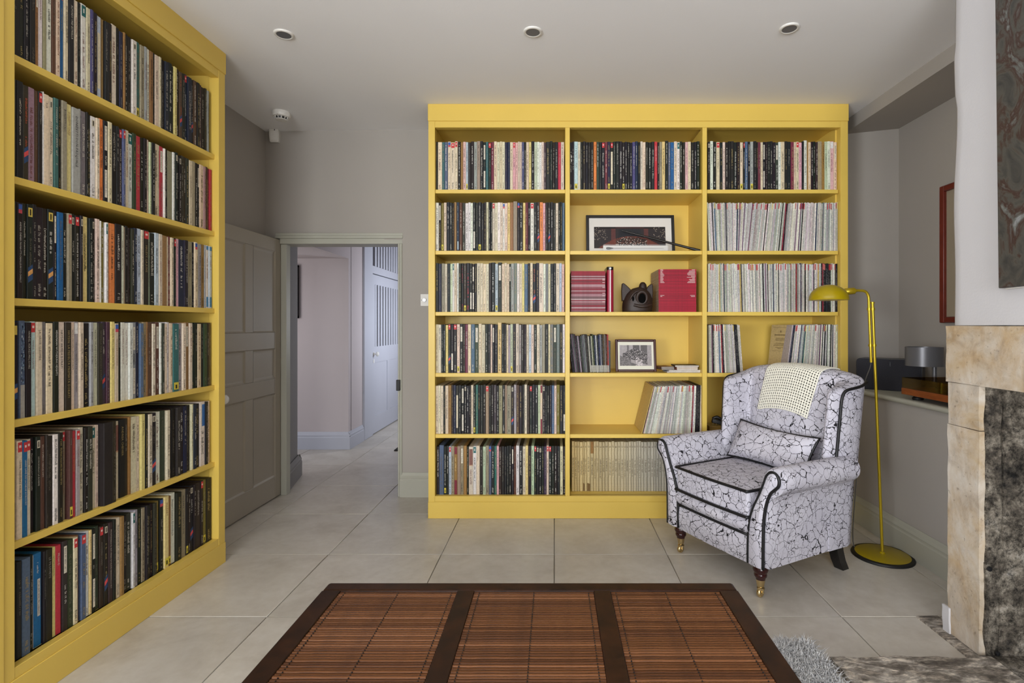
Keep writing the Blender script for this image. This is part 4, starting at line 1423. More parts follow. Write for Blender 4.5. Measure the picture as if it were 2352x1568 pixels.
# ---- small sleeves (singles) leaning on the fourth shelf
z4 = SHZ[2]
yq = 3.385
cols_s = [(26, 22, 30), (30, 26, 34), (118, 108, 124), (96, 104, 100), (60, 34, 44), (40, 44, 44), (176, 160, 164), (34, 30, 28), (70, 74, 70), (110, 110, 116), (130, 130, 138), (60, 62, 60), (40, 42, 38), (196, 192, 170), (44, 44, 40), (190, 186, 160),
          (60, 58, 34), (30, 36, 60), (200, 206, 208), (36, 38, 44), (32, 40, 76), (150, 156, 162), (50, 50, 52), (100, 72, 52), (130, 120, 106), (90, 52, 38), (184, 70, 62)]
ns = len(cols_s)
xq0, xq1 = bx(1313, yq), bx(1397, yq)
for i, c in enumerate(cols_s):
    u = (i + 0.5) / ns
    lean = -0.13 + 0.11 * u
    h = 0.238 + RM.uniform(-0.006, 0.006) + (0.012 if i < 5 else 0)
    w = (xq1 - xq0) / ns * 0.9
    mb = MB()
    sleeve(mb, w, h, 0.2, 'K', '', None, RM, rgb=c, thin=True)
    if i > 12:
        mb.add([(-w * 0.4, -0.0006, 0.002), (w * 0.4, -0.0006, 0.002), (w * 0.4, -0.0006, 0.045), (-w * 0.4, -0.0006, 0.045)], [(0, 1, 2, 3)], 0, c4((190, 188, 176)))
    scribble(mb, h * 0.9, h * 0.3, 0, w * 0.5, -0.0008, c4((130, 128, 122)), RM, 0.005, 0.4, True)
    o = mb.build('small_sleeve', M['sleeve'])
    o.location = (xq0 + (xq1 - xq0) * u + 0.006, yq + RM.uniform(-0.004, 0.004), z4 + 0.001)
    o.rotation_euler = (0, lean, 0)
    tag(o, f'thin booklet, {ordn(i + 1)} from left in the short row beside the mahogany frame', 'booklet', 'short row of booklets on the fourth shelf')
tag(pbox('black_book', M['black'], None, bx(1396.5, yq), bx(1402.5, yq), yq + 0.002, yq + 0.19, z4, z4 + 0.203, bevel=0.002), 'plain black book closing the short row of booklets', 'book')

# ---- framed black-and-white photograph
fy = 3.425
f2 = empty('framed_photograph', (bx(1461.5, fy), fy, z4), 0, 'mahogany framed black-and-white group photograph on the fourth shelf', 'picture')
f2.rotation_euler = (math.radians(-9), 0, 0)
W2, H2 = 0.268, 0.214
mb = MB(); frame_bars(mb, W2, H2, 0.0165, 0.018); mb.build('frame', paint('dark_mahogany', lin(66, 28, 26), 0.3, 0.1, 20), f2, bevel=0.004, bseg=3)
pbox('mount', paint('cream_mount', lin(232, 230, 214), 0.8, 0.01), f2, -W2 / 2 + 0.013, W2 / 2 - 0.013, 0.008, 0.013, 0.013, H2 - 0.013, bevel=0)
mb = MB()
nx, nz = 74, 50
a0, a1, b0, b1 = -0.105, 0.104, 0.040, 0.176


def crowd(u, v):
    c = 176
    if 0.42 < u < 0.62 and v > 0.62:
        c = 96 if v > 0.8 else 70
    if u > 0.66 and v > 0.6:
        c = 100
    if u > 0.86:
        c = 168
    if 0.23 < u < 0.30 and v > 0.7:
        c = 120
    lo = 0.50 - 0.52 * u
    hi = 0.52 + 0.75 * u if u < 0.45 else 0.86 - 0.62 * (u - 0.45)
    if lo < v < hi and 0.1 < u < 0.86:
        q = RM.random()
        c = 62 if q < 0.62 else (204 if q > 0.84 else 112)
    elif v < lo and u < 0.35:
        c = RM.choice([90, 110, 150, 130])
    elif v < lo:
        c = 168 if v > lo - 0.16 else 110
    if 0.5 < u < 0.72 and v < 0.36 - 0.9 * (u - 0.5) + 0.1 and RM.random() < 0.4:
        c = 228
    return (c, c * 0.96, c * 0.97)


for i in range(nx):
    for j in range(nz):
        xa_, xb_ = a0 + (a1 - a0) * i / nx, a0 + (a1 - a0) * (i + 1) / nx
        za_, zb_ = b0 + (b1 - b0) * j / nz, b0 + (b1 - b0) * (j + 1) / nz
        mb.add([(xa_, 0.0075, za_), (xb_, 0.0075, za_), (xb_, 0.0075, zb_), (xa_, 0.0075, zb_)], [(0, 1, 2, 3)], 0, c4(crowd((i + 0.5) / nx, (j + 0.5) / nz)))
mb.build('photograph', M['sleeve'], f2, fix=False)

# ---- small pile of discs and booklets
yd = 3.37
pile = [(1533, 1611, 0.0, 0.006, (214, 212, 214), 'white disc case, lowest in the small pile at the right'),
        (1537, 1609, 0.0065, 0.016, (206, 204, 210), 'pale disc case, second in the small pile at the right'),
        (1528, 1546, 0.0065, 0.0235, (92, 74, 66), None),
        (1555, 1603, 0.0165, 0.026, (226, 198, 170), 'peach paperback, third in the small pile at the right'),
        (1555, 1603, 0.0265, 0.036, (200, 150, 90), 'tan paperback, fourth in the small pile at the right'),
        (1551, 1605, 0.0365, 0.046, (58, 52, 54), 'dark disc case topping the small pile at the right')]
for pa, pb, za_, zb_, c, lab in pile:
    if lab is None:
        continue
    mb = MB()
    w = bx(pb, yd) - bx(pa, yd)
    mb.box(-w / 2, w / 2, 0, 0.13, 0.0007, zb_ - za_ - 0.0007, 0, c4((214, 208, 200)))
    mb.box(-w / 2 - 0.001, w / 2 + 0.001, -0.001, 0.131, 0, 0.0009, 0, c4(c))
    mb.box(-w / 2 - 0.001, w / 2 + 0.001, -0.001, 0.131, zb_ - za_ - 0.0009, zb_ - za_, 0, c4(c if zb_ < 0.04 else (42, 44, 50)))
    mb.box(-w / 2 - 0.001, -w / 2, -0.001, 0.131, 0, zb_ - za_, 0, c4((150, 80, 60) if 0.016 < za_ < 0.03 else c))
    o = mb.build('disc_case', M['sleeve'], fix=False)
    o.location = ((bx(pa, yd) + bx(pb, yd)) / 2, yd + RM.uniform(0, 0.006), z4 + za_)
    o.rotation_euler = (0, 0, RM.uniform(-0.05, 0.05))
    tag(o, lab, 'disc case' if 'disc' in lab else 'book', 'small pile of cases on the fourth shelf')
for i in range(4):
    mb = MB()
    c = [(40, 38, 38), (120, 84, 64), (86, 70, 60), (112, 66, 48)][i]
    mb.box(-0.045, 0.045, 0, 0.12, 0, 0.0042, 0, c4(c)); mb.box(-0.044, 0.044, -0.0004, 0, 0.0008, 0.0034, 0, c4((200, 196, 188)))
    o = mb.build('booklet', M['sleeve'], fix=False)
    o.location = (bx(1541 - 1.2 * i, yd) - 0.004 * (3 - i), yd + 0.03 + 0.006 * i, z4 + 0.0166 + 0.0044 * i)
    o.rotation_euler = (0, 0, 0.25)
    tag(o, f'small dark booklet, {["lowest", "second", "third", "uppermost"][i]} of four fanned out left of the disc pile', 'booklet', 'fanned booklets on the fourth shelf')

# ---- old bound volumes on the bottom shelf
yv = 3.417
z6 = SHZ[0]
edges = [138, 190, 245, 315, 350, 395, 470, 545, 590, 650, 725, 780, 855, 925, 980, 1050, 1110, 1185, 1225, 1280, 1335, 1390, 1445, 1490, 1545, 1605, 1680, 1755, 1815, 1865, 1920, 1985, 2040, 2090, 2150, 2210, 2270, 2330, 2390, 2450, 2510, 2570, 2630, 2690, 2750, 2810]
e0 = 72
for i, e in enumerate(edges):
    pa, pb = 1305 + e0 / 9.224, 1305 + e / 9.224
    xa_, xb_ = bx(pa, yv), bx(pb, yv)
    w = xb_ - xa_
    u = min(1, i / 30)
    g = RM.uniform(0.93, 1.06)
    c = [(206 + (194 - 206) * u) * g, (182 + (190 - 182) * u) * g, (126 + (178 - 126) * u) * g]
    h = 0.322 + RM.uniform(-0.003, 0.003)
    mb = MB()
    col = c4(c)
    poly = [(-w / 2 * 0.97, 0.006), (-w / 2 * 0.7, 0.001), (0, 0), (w / 2 * 0.7, 0.001), (w / 2 * 0.97, 0.006), (w / 2 * 0.97, 0.235), (-w / 2 * 0.97, 0.235)]
    mb.prism(poly, 'z', 0, h, 0, col)
    ink = c4((86, 66, 44))
    scribble(mb, h * 0.915, h * 0.885, 0, w * 0.55, -0.0006, ink, RM, 0.004, 0.0)
    scribble(mb, h * RM.uniform(0.62, 0.7), h * RM.uniform(0.25, 0.4), 0, w * 0.42, -0.0006, ink, RM, 0.0048, 0.14)
    if i in (7,):
        mb.add([(-w * 0.4, -0.0008, h * 0.76), (w * 0.4, -0.0008, h * 0.76), (w * 0.4, -0.0008, h), (-w * 0.4, -0.0008, h)], [(0, 1, 2, 3)], 0, c4((146, 104, 48)))
    if i in (4, 6):
        mb.add([(-w * 0.4, -0.0008, 0.002), (w * 0.4, -0.0008, 0.002), (w * 0.4, -0.0008, h * 0.15), (-w * 0.4, -0.0008, h * 0.17)], [(0, 1, 2, 3)], 0, c4((120, 92, 52)))
    o = mb.build('bound_volume', M['sleeve'])
    o.location = ((xa_ + xb_) / 2, yv + RM.uniform(0, 0.003), z6 + 0.0005)
    tag(o, f'{"tan" if u < 0.45 else "grey-beige"} bound volume, {ordn(i + 1)} from left on bottom shelf, middle column', 'book', 'uniform bound volumes on the bottom shelf, middle column')
    e0 = e

# ---- black mains adapter on a small wooden box, right column behind the armchair
za5 = SHZ[1]
ya = 3.42
pbx = tag(empty('wooden_box', (bx(1648, ya), ya, za5)), 'small brown box behind the armchair on the fifth shelf', 'box')
MB().box(-0.052, 0.06, 0, 0.12, 0, 0.030).build('body', wood_mat('box_wood', lin(120, 92, 40), lin(150, 120, 60), 0.4), pbx, bevel=0.002)
MB().box(-0.054, 0.062, -0.002, 0.122, 0.0, 0.006).build('base', M['black'], pbx)
MB().box(-0.054, 0.062, -0.002, 0.122, 0.030, 0.036).build('lid', wood_mat('box_lid', lin(132, 104, 52), lin(160, 130, 70), 0.35), pbx, bevel=0.002)
ad = empty('mains_adapter', (bx(1647, ya), ya + 0.02, za5 + 0.036), math.radians(-18), 'black mains plug adapter lying on the small brown box behind the armchair', 'plug')
ad.rotation_euler = (0, math.radians(12), math.radians(-15))
MB().box(-0.034, 0.036, -0.022, 0.026, 0.012, 0.042).build('body', M['black'], ad, bevel=0.007, bseg=3)
MB().tube(spline([(-0.03, 0.0, 0.038), (-0.005, 0.0, 0.055), (0.025, 0.0, 0.046)], 6), 0.010, 10).build('hump', M['black'], ad, smooth=60)
for sx in (-0.022, -0.002):
    MB().box(sx - 0.003, sx + 0.003, -0.026, -0.020, 0.002, 0.016).build('pin', M['brass'], ad)

# ================================================================== ARMCHAIR
ch = empty('armchair', (1.0456 + 0.007, 2.741 - 0.013, 0), math.radians(-61.9), 'grey crackle-print wing armchair with black piping and castor legs', 'armchair')
F_ = M['fabric']
# --- base box and front
MB().box(-0.318, 0.318, -0.29, 0.29, 0.145, 0.44).build('base', F_, ch, bevel=0.02, bseg=3)
mb = MB()
rings = []


def band(y0, z0, z1, bulge, x=0.24, n=14, m=6):
    vs, fs = [], []
    for j in range(m + 1):
        v = j / m
        for i in range(n + 1):
            u = i / n
            vs.append((-x + 2 * x * u, y0 - bulge * math.sin(math.pi * v) - 0.006 * math.sin(math.pi * u), z0 + (z1 - z0) * v))
    for j in range(m):
        for i in range(n):
            a = j * (n + 1) + i
            fs.append((a, a + 1, a + n + 2, a + n + 1))
    b = len(vs)
    vs += [(-x, y0 + 0.06, z0), (x, y0 + 0.06, z0), (x, y0 + 0.06, z1), (-x, y0 + 0.06, z1)]
    fs.append((b, b + 3, b + 2, b + 1))
    return vs, fs


v_, f_ = band(-0.318, 0.142, 0.272, 0.010)
MB().add(v_, f_)
mb = MB(); mb.add(v_, f_); mb.build('front_apron', F_, ch, smooth=180)
mb = MB(); v_, f_ = band(-0.318, 0.272, 0.350, 0.024); mb.add(v_, f_); mb.build('front_rail', F_, ch, smooth=180)
mb = MB(); mb.tube([(-0.238 + 0.476 * i / 10, -0.324 - 0.006 * math.sin(math.pi * i / 10), 0.273) for i in range(11)], 0.0072, 8); mb.build('piping', M['piping'], ch, smooth=180)

# --- rolled arms
INNER = [(0.222, 0.150), (0.224, 0.25), (0.228, 0.33), (0.246, 0.40), (0.278, 0.465), (0.302, 0.525), (0.318, 0.572)]
ROLL = [(0.345, 0.600), (0.380, 0.603), (0.408, 0.583), (0.420, 0.550), (0.412, 0.516), (0.388, 0.493)]
OUTER = [(0.362, 0.474), (0.346, 0.435), (0.336, 0.37), (0.331, 0.28), (0.328, 0.150)]
prof = [(p.x, p.y) for p in spline([(a, b, 0) for a, b in INNER + ROLL + OUTER], 4)]
# piped front facing: a narrower scroll inside the arm's outline
FI = [(0.232, 0.150), (0.233, 0.25), (0.240, 0.33), (0.260, 0.40), (0.292, 0.465), (0.318, 0.525), (0.334, 0.565)]
FR = [(0.355, 0.584), (0.380, 0.582), (0.396, 0.562), (0.394, 0.535), (0.372, 0.512)]
FO = [(0.352, 0.490), (0.332, 0.44), (0.319, 0.37), (0.315, 0.28), (0.314, 0.150)]
for s in (1, -1):
    vs, fs = [], []
    yl = [-0.318, -0.300, -0.25, -0.10, 0.05, 0.15, 0.20]
    n = len(prof)
    for q, y in enumerate(yl):
        for (x, z) in prof:
            k = 0.0
            if q == 0:
                k = 0.008
            dx, dz = x - 0.30, z - 0.40
            L = math.hypot(dx, dz) or 1
            zz = z - 0.012 * max(0, (y + 0.1)) * (z > 0.45)
            vs.append((s * (x - k * dx / L), y - (0.0 if q else 0.0), zz - k * dz / L))
    for q in range(len(yl) - 1):
        for i in range(n - 1):
            a = q * n + i
            fs.append((a, a + 1, a + n + 1, a + n))
        fs.append((q * n + n - 1, q * n, (q + 1) * n, (q + 1) * n + n - 1))
    fs.append(tuple(range(n))); fs.append(tuple((len(yl) - 1) * n + i for i in range(n)))
    mb = MB(); mb.add(vs, fs)
    mb.build('arm', F_, ch, smooth=50)
    fp = spline([(a, b, 0) for a, b in FI + FR + FO], 5)
    mb = MB()
    m = len(fp)
    cx_ = [(p.x, p.y) for p in fp]
    vs = [(s * x, -0.318, z) for x, z in cx_] + [(s * x, -0.328, z) for x, z in cx_]
    # softly padded facing
    fs = [(i, (i + 1) % m, m + (i + 1) % m, m + i) for i in range(m)]
    ctr = [((cx_[i][0] + cx_[m - 1 - i][0]) / 2, (cx_[i][1] + cx_[m - 1 - i][1]) / 2) for i in range(m)]
    inn = [(x * 0.45 + c[0] * 0.55, z * 0.45 + c[1] * 0.55) for (x, z), c in zip(cx_, ctr)]
    vs += [(s * x, -0.336, z) for x, z in inn]
    fs += [(m + i, m + (i + 1) % m, 2 * m + (i + 1) % m, 2 * m + i) for i in range(m)]
    fs.append(tuple(range(2 * m, 3 * m)))
    mb.add(vs, fs)
    mb.build('arm_facing', F_, ch, smooth=60)
    mb = MB(); mb.tube([(s * p.x, -0.327, p.y) for p in fp], 0.0070, 8); mb.build('piping', M['piping'], ch, smooth=180)

# --- wing back shell
OUT = [(0.352, 0.120), (0.364, 0.165), (0.368, 0.215), (0.362, 0.27), (0.335, 0.325), (0.28, 0.342), (0.22, 0.355), (0.10, 0.365), (0.0, 0.367)]
INN = [(0.292, 0.090), (0.277, 0.135), (0.266, 0.185), (0.258, 0.215), (0.245, 0.222), (0.225, 0.218), (0.15, 0.205), (0.07, 0.200), (0.0, 0.198)]
ZT = [0.915, 0.922, 0.932, 0.948, 0.970, 0.982, 0.992, 1.000, 1.003]
OUT = OUT + [(-x, y) for x, y in OUT[-2::-1]]
INN = INN + [(-x, y) for x, y in INN[-2::-1]]
ZT = ZT + ZT[-2::-1]
TIP = ((OUT[0][0] + INN[0][0]) / 2, 0.062)
m = len(OUT)
lev = [0.0, 0.04, 0.25, 0.5, 0.75, 0.92, 0.985]
ZB = 0.455


def pos(p, z):
    return (p[0] * (1 + 0.10 * max(0, (z - 0.55)) * (abs(p[0]) > 0.24)), p[1] + 0.095 * (z - 0.55), z)


loop = [('o', i) for i in range(m)] + [('t', 1)] + [('i', i) for i in range(m - 1, -1, -1)] + [('t', 0)]
L = len(loop)
vs, fs = [], []
for v in lev:
    for kind, i in loop:
        if kind == 't':
            zt_ = ZT[0] - 0.008
            p = TIP if i == 0 else (-TIP[0], TIP[1])
        else:
            zt_ = ZT[i]
            p = OUT[i] if kind == 'o' else INN[i]
        z = ZB + (zt_ - ZB) * v
        x, y, z = pos(p, z)
        if kind == 'i' and 5 <= i <= m - 6:          # lumbar swell
            y -= 0.020 * math.sin(math.pi * min(1, v * 1.1))
        vs.append((x, y, z))
for j in range(len(lev) - 1):
    for i in range(L):
        a = j * L + i
        b = j * L + (i + 1) % L
        fs.append((a, b, b + L, a + L))
# crown
top = (len(lev) - 1) * L
mid = []
for i in range(m):
    o_, n_ = Vector(vs[top + i]), Vector(vs[top + m + 1 + (m - 1 - i)])
    c_ = (o_ + n_) / 2; c_.z = ZT[i] + 0.006
    mid.append(len(vs)); vs.append(tuple(c_))
for i in range(m - 1):
    fs.append((top + i, top + i + 1, mid[i + 1], mid[i]))
    ia, ib = top + m + 1 + (m - 1 - i), top + m + 1 + (m - 2 - i)
    fs.append((mid[i], mid[i + 1], ib, ia))
fs.append((top, mid[0], top + m + 1 + (m - 1), top + L - 1))
fs.append((mid[m - 1], top + m - 1, top + m, top + m + 1))
fs.append(tuple(range(L - 1, -1, -1)))
mb = MB(); mb.add(vs, fs)
back = mb.build('wing_back', F_, ch, smooth=180, sub=2)
# lower outside back and side panel below the wings
mb = MB()
pl = [(0.332, 0.10), (0.336, 0.24), (0.325, 0.285), (0.22, 0.318), (0, 0.325), (-0.22, 0.318), (-0.325, 0.285), (-0.336, 0.24), (-0.332, 0.10)]
vs, fs = [], []
for z, dy in ((0.150, -0.01), (0.30, 0.004), (0.475, 0.022)):
    vs += [(x, y + dy * (y > 0.2), z) for x, y in pl]
n = len(pl)
for j in range(2):
    for i in range(n):
        fs.append((j * n + i, j * n + (i + 1) % n, (j + 1) * n + (i + 1) % n, (j + 1) * n + i))
fs.append(tuple(range(n - 1, -1, -1))); fs.append(tuple(2 * n + i for i in range(n)))
mb.add(vs, fs); mb.build('outside_back', F_, ch, smooth=60)
# wing piping: up the front edge and back over the wing
for s in (1, -1):
    pp = []
    for z in (0.585, 0.62, 0.70, 0.78, 0.86):
        x, y, z = pos((0.352, 0.117), z); pp.append((s * (x + 0.003), y - 0.004, z))
    x, y, z = pos((0.353, 0.122), 0.895); pp.append((s * (x + 0.003), y, z))
    x, y, z = pos((0.357, 0.142), 0.911); pp.append((s * (x + 0.003), y, z))
    x, y, z = pos((0.363, 0.18), 0.918); pp.append((s * (x + 0.003), y, z))
    x, y, z = pos((0.362, 0.25), 0.927); pp.append((s * (x + 0.002), y, z))
    x, y, z = pos((0.352, 0.30), 0.942); pp.append((s * (x + 0.002), y, z))
    mb = MB(); mb.tube(spline(pp, 5), 0.0070, 8); mb.build('piping', M['piping'], ch, smooth=180)

# --- seat cushion
def cushion_mesh(hx, y0, y1, z0, z1, bulge, nx=14, ny=14):
    vs, fs = [], []
    def g(top):
        for j in range(ny + 1):
            for i in range(nx + 1):
                u, v = i / nx, j / ny
                b = (math.sin(math.pi * u) * math.sin(math.pi * v)) ** 0.5
                x = -hx + 2 * hx * u
                y = y0 + (y1 - y0) * v - 0.010 * math.sin(math.pi * u) * (1 - v)
                vs.append((x, y, (z1 + bulge * b) if top else z0))
    g(True); nt = len(vs); g(False)
    w = nx + 1
    for j in range(ny):
        for i in range(nx):
            a = j * w + i
            fs.append((a, a + 1, a + w + 1, a + w)); fs.append((nt + a, nt + a + w, nt + a + w + 1, nt + a + 1))
    for i in range(nx):
        fs.append((i, nt + i, nt + i + 1, i + 1)); a = ny * w + i; fs.append((a, a + 1, nt + a + 1, nt + a))
    for j in range(ny):
        a = j * w; fs.append((a, a + w, nt + a + w, nt + a)); a = j * w + nx; fs.append((a, nt + a, nt + a + w, a + w))
    return vs, fs


mb = MB(); v_, f_ = cushion_mesh(0.236, -0.332, 0.20, 0.352, 0.470, 0.022); mb.add(v_, f_)
mb.build('seat_cushion', F_, ch, smooth=60, bevel=0.012, bseg=3)
for z, e in ((0.470, 0.0), (0.355, 0.004)):
    pp = [(-0.238, 0.15, z)] + [(-0.238, -0.1, z), (-0.237, -0.318, z)] + [(-0.225 + 0.45 * i / 8, -0.336 - e - 0.010 * math.sin(math.pi * i / 8), z) for i in range(9)] + [(0.237, -0.318, z), (0.238, -0.1, z), (0.238, 0.15, z)]
    mb = MB(); mb.tube(spline(pp, 4), 0.0072, 8); mb.build('piping', M['piping'], ch, smooth=180)

# --- legs
for s in (-1, 1):
    mb = MB()
    mb.lathe([(0.021, 0.078), (0.022, 0.086), (0.0275, 0.092), (0.0285, 0.100), (0.026, 0.106), (0.030, 0.112), (0.034, 0.122), (0.033, 0.130), (0.030, 0.136), (0.031, 0.146), (0.031, 0.16)], (0, 0, 0), 24)
    lg = mb.build('front_leg', M['mahogany'], ch, smooth=50); lg.location = (s * 0.262, -0.282, 0)
    mb = MB()
    mb.lathe([(0.012, 0.036), (0.0145, 0.044), (0.0165, 0.052), (0.020, 0.074), (0.021, 0.080)], (0, 0, 0), 20)
    cs = mb.build('castor_cup', M['brass'], lg, smooth=50)
    mb = MB()
    mb.lathe([(0, -0.010), (0.012, -0.010), (0.0185, -0.006), (0.0195, 0), (0.0185, 0.006), (0.012, 0.010), (0, 0.010)], (0.004, -0.006, 0.0195), 22, mat=Matrix.Rotation(math.radians(90), 3, 'Y'))
    mb.tube([(0.016, -0.002, 0.040), (0.018, -0.006, 0.020)], 0.0045, 8); mb.tube([(-0.008, -0.002, 0.040), (-0.010, -0.006, 0.020)], 0.0045, 8)
    mb.lathe([(0.0, 0.030), (0.016, 0.034), (0.017, 0.041), (0.012, 0.046)], (0.003, -0.002, 0), 16)
    mb.build('castor', M['brass'], lg, smooth=50)
    mb = MB()
    vs = []
    for z, dy, h in ((0.165, -0.02, 0.026), (0.10, -0.006, 0.025), (0.05, 0.012, 0.0245), (0.0, 0.040, 0.024)):
        vs += [(-h, dy - h, z), (h, dy - h, z), (h, dy + h, z), (-h, dy + h, z)]
    fs = [(3, 2, 1, 0), (12, 13, 14, 15)]
    for j in range(3):
        for i in range(4):
            fs.append((j * 4 + i, j * 4 + (i + 1) % 4, j * 4 + 4 + (i + 1) % 4, j * 4 + 4 + i))
    mb.add(vs, fs); lg = mb.build('rear_leg', M['black_gloss'], ch, bevel=0.002); lg.location = (s * 0.262, 0.262, 0)

# ---- lumbar pillow
pl_ = empty('pillow', (0, 0, 0), 0, 'oblong crackle-print pillow with black piping on the armchair seat', 'pillow')
mat_ch = ch.matrix_basis.copy()
mat_ch = Matrix.Translation(ch.location) @ Matrix.Rotation(math.radians(-61.9), 4, 'Z')
pl_.matrix_world = mat_ch @ Matrix.Translation((0.012, 0.085, 0.578)) @ Matrix.Rotation(math.radians(2.0), 4, 'Y') @ Matrix.Rotation(math.radians(-27), 4, 'X')
mb = MB()
nx, nz = 26, 16
PW, PH, PT = 0.245, 0.108, 0.062


def pil(u, v, side):
    x, z = (u * 2 - 1), (v * 2 - 1)
    pinch_x = 1 - 0.05 * (1 - x * x) ** 1.0 * 0 - 0.07 * (1 - z * z) * abs(x) ** 3
    pinch_z = 1 - 0.16 * (1 - x * x) * abs(z) ** 3
    t_ = ((1 - x ** 4) * (1 - z ** 4)) ** 0.55
    return (x * PW * pinch_x, side * PT * t_, z * PH * pinch_z)


for side in (-1, 1):
    vs, fs = [], []
    for j in range(nz + 1):
        for i in range(nx + 1):
            vs.append(pil(i / nx, j / nz, side))
    for j in range(nz):
        for i in range(nx):
            a = j * (nx + 1) + i
            fs.append((a, a + 1, a + nx + 2, a + nx + 1))
    mb.add(vs, fs)
mb.build('pillow_cover', F_, pl_, smooth=180)
edge = [pil(i / 12, 0, 1) for i in range(12)] + [pil(1, j / 8, 1) for j in range(8)] + [pil(1 - i / 12, 1, 1) for i in range(12)] + [pil(0, 1 - j / 8, 1) for j in range(8)]
mb = MB(); mb.tube(edge, 0.0066, 8, closed=True); mb.build('piping', M['piping'], pl_, smooth=180)

# ---- crocheted throw over the top of the back (draped on the finished upholstery)
bpy.context.view_layer.update()
dg = bpy.context.evaluated_depsgraph_get()
ev = back.evaluated_get(dg)
mev = ev.to_mesh()
bvh = BVHTree.FromPolygons([v.co.copy() for v in mev.vertices], [tuple(p.vertices) for p in mev.polygons])
ev.to_mesh_clear()
# path down the front of the back at a given x: from behind, over the crown, to the lower hem


def drape(x):
    pts = []
    for k in range(41):                       # fan of rays around the crown of the back
        a = math.radians(-70 + 160 * k / 40)  # behind -> over -> front
        o_ = Vector((x, 0.285, 0.93)); d_ = Vector((0, -math.sin(a), math.cos(a)))
        hit = bvh.ray_cast(o_ + d_ * 0.5, -d_)
        if hit[0]:
            pts.append(hit[0] + hit[1].normalized() * 0.006)
    for k in range(1, 40):
        z = 0.93 - 0.30 * k / 39
        hit = bvh.ray_cast(Vector((x, -0.3, z)), Vector((0, 1, 0)))
        if hit[0]:
            pts.append(hit[0] + hit[1].normalized() * 0.006)
    return pts


def along(pts, d):
    for a, b in zip(pts, pts[1:]):
        L_ = (b - a).length
        if d <= L_ or b is pts[-1]:
            return a + (b - a) * min(1, d / max(L_, 1e-6))
        d -= L_
    return pts[-1]


NC, NR = 23, 25
cw, cv = 2 * NC + 1, 2 * NR + 1
paths = {}
vs = []
xs = []
for i in range(cw + 1):
    u = i / cw
    xs.append(u)
base_paths = []
for q in range(13):
    x = -0.19 + 0.40 * q / 12
    pt = drape(x)
    # start just behind the crown
    kmax = max(range(len(pt)), key=lambda t_: pt[t_].z)
    base_paths.append((x, pt[max(0, kmax - 8):]))


def surf(u, v):
    # corners: lower hem left -0.172, right 0.142; upper edge left -0.118, right 0.205
    xt, xb_ = -0.122 + (0.205 + 0.122) * u, -0.176 + (0.142 + 0.176) * u
    x = xt + (xb_ - xt) * v
    f = (x + 0.19) / 0.40 * 12
    i = max(0, min(11, int(f))); w = f - i
    d = 0.02 + (0.365 + 0.012 * u) * v
    a = along(base_paths[i][1], d); b = along(base_paths[i + 1][1], d)
    p = a.lerp(b, w)
    p.x = x
    return p


grid = [[surf(i / cw, j / cv) for i in range(cw + 1)] for j in range(cv + 1)]
tw = empty('crochet_throw', (0, 0, 0))
tw.matrix_world = mat_ch
idx = {}
vs, fs, fl2 = [], [], []
for j in range(cv + 1):
    for i in range(cw + 1):
        idx[(i, j)] = len(vs); vs.append(tuple(grid[j][i]))
for j in range(cv):
    for i in range(cw):
        if i % 2 == 1 and j % 2 == 1:
            continue
        fs.append((idx[(i, j)], idx[(i + 1, j)], idx[(i + 1, j + 1)], idx[(i, j + 1)]))
mb = MB(); mb.add(vs, fs)
ow = mb.build('weave', M['cream_wool'], tw, smooth=180)
sm = ow.modifiers.new('thick', 'SOLIDIFY'); sm.thickness = 0.0045; sm.offset = 0.0
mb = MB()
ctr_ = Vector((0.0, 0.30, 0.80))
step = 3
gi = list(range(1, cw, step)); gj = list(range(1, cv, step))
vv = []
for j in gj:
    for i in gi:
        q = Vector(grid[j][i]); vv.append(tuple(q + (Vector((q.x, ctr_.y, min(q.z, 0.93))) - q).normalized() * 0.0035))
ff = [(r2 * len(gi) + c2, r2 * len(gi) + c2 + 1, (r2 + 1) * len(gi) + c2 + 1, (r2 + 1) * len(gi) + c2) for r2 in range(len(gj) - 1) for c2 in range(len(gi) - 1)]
mb.add(vv, ff); mb.build('hole_backing', paint('dark_backing', lin(30, 29, 27), 0.95, 0.1, 50), tw, smooth=180)  # dark sheet added under the weave to darken its holes
tag(tw, 'cream open-weave crocheted throw draped over the armchair back', 'throw')

# ================================================================== FLOOR LAMP
fl = empty('floor_lamp', (1.731, 2.774, 0), 0, 'ochre yellow reading floor lamp with domed shade beside the armchair', 'floor lamp')
MB().lathe([(0.146, 0), (0.147, 0.004), (0.143, 0.011), (0.128, 0.0135)], (0, 0, 0), 56).build('base_rim', M['rubber'], fl, smooth=40)
MB().lathe([(0.1285, 0.0135), (0.125, 0.0148), (0.02, 0.0165), (0, 0.0165)], (0, 0, 0), 56).build('base_plate', M['ochre'], fl, smooth=40)
MB().lathe([(0.013, 0.0165), (0.013, 0.022), (0.009, 0.026)], (0, 0, 0), 20).build('collar', M['ochre'], fl, smooth=40)
tp = Vector((-0.052, 0.0, 1.335))
MB().tube([(0, 0, 0.016), tp], 0.0072, 14).build('post', M['ochre_metal'], fl, smooth=50)
MB().tube([tp - Vector((0, 0, 0.004)), tp + Vector((-0.0002, 0, 0.006))], 0.0098, 14).build('finial', M['ochre_metal'], fl, smooth=50)
dd = Vector((0.0, -0.0, 0.0))


def on_post(z, off):
    return Vector((-0.052 * z / 1.335 + off, 0, z))


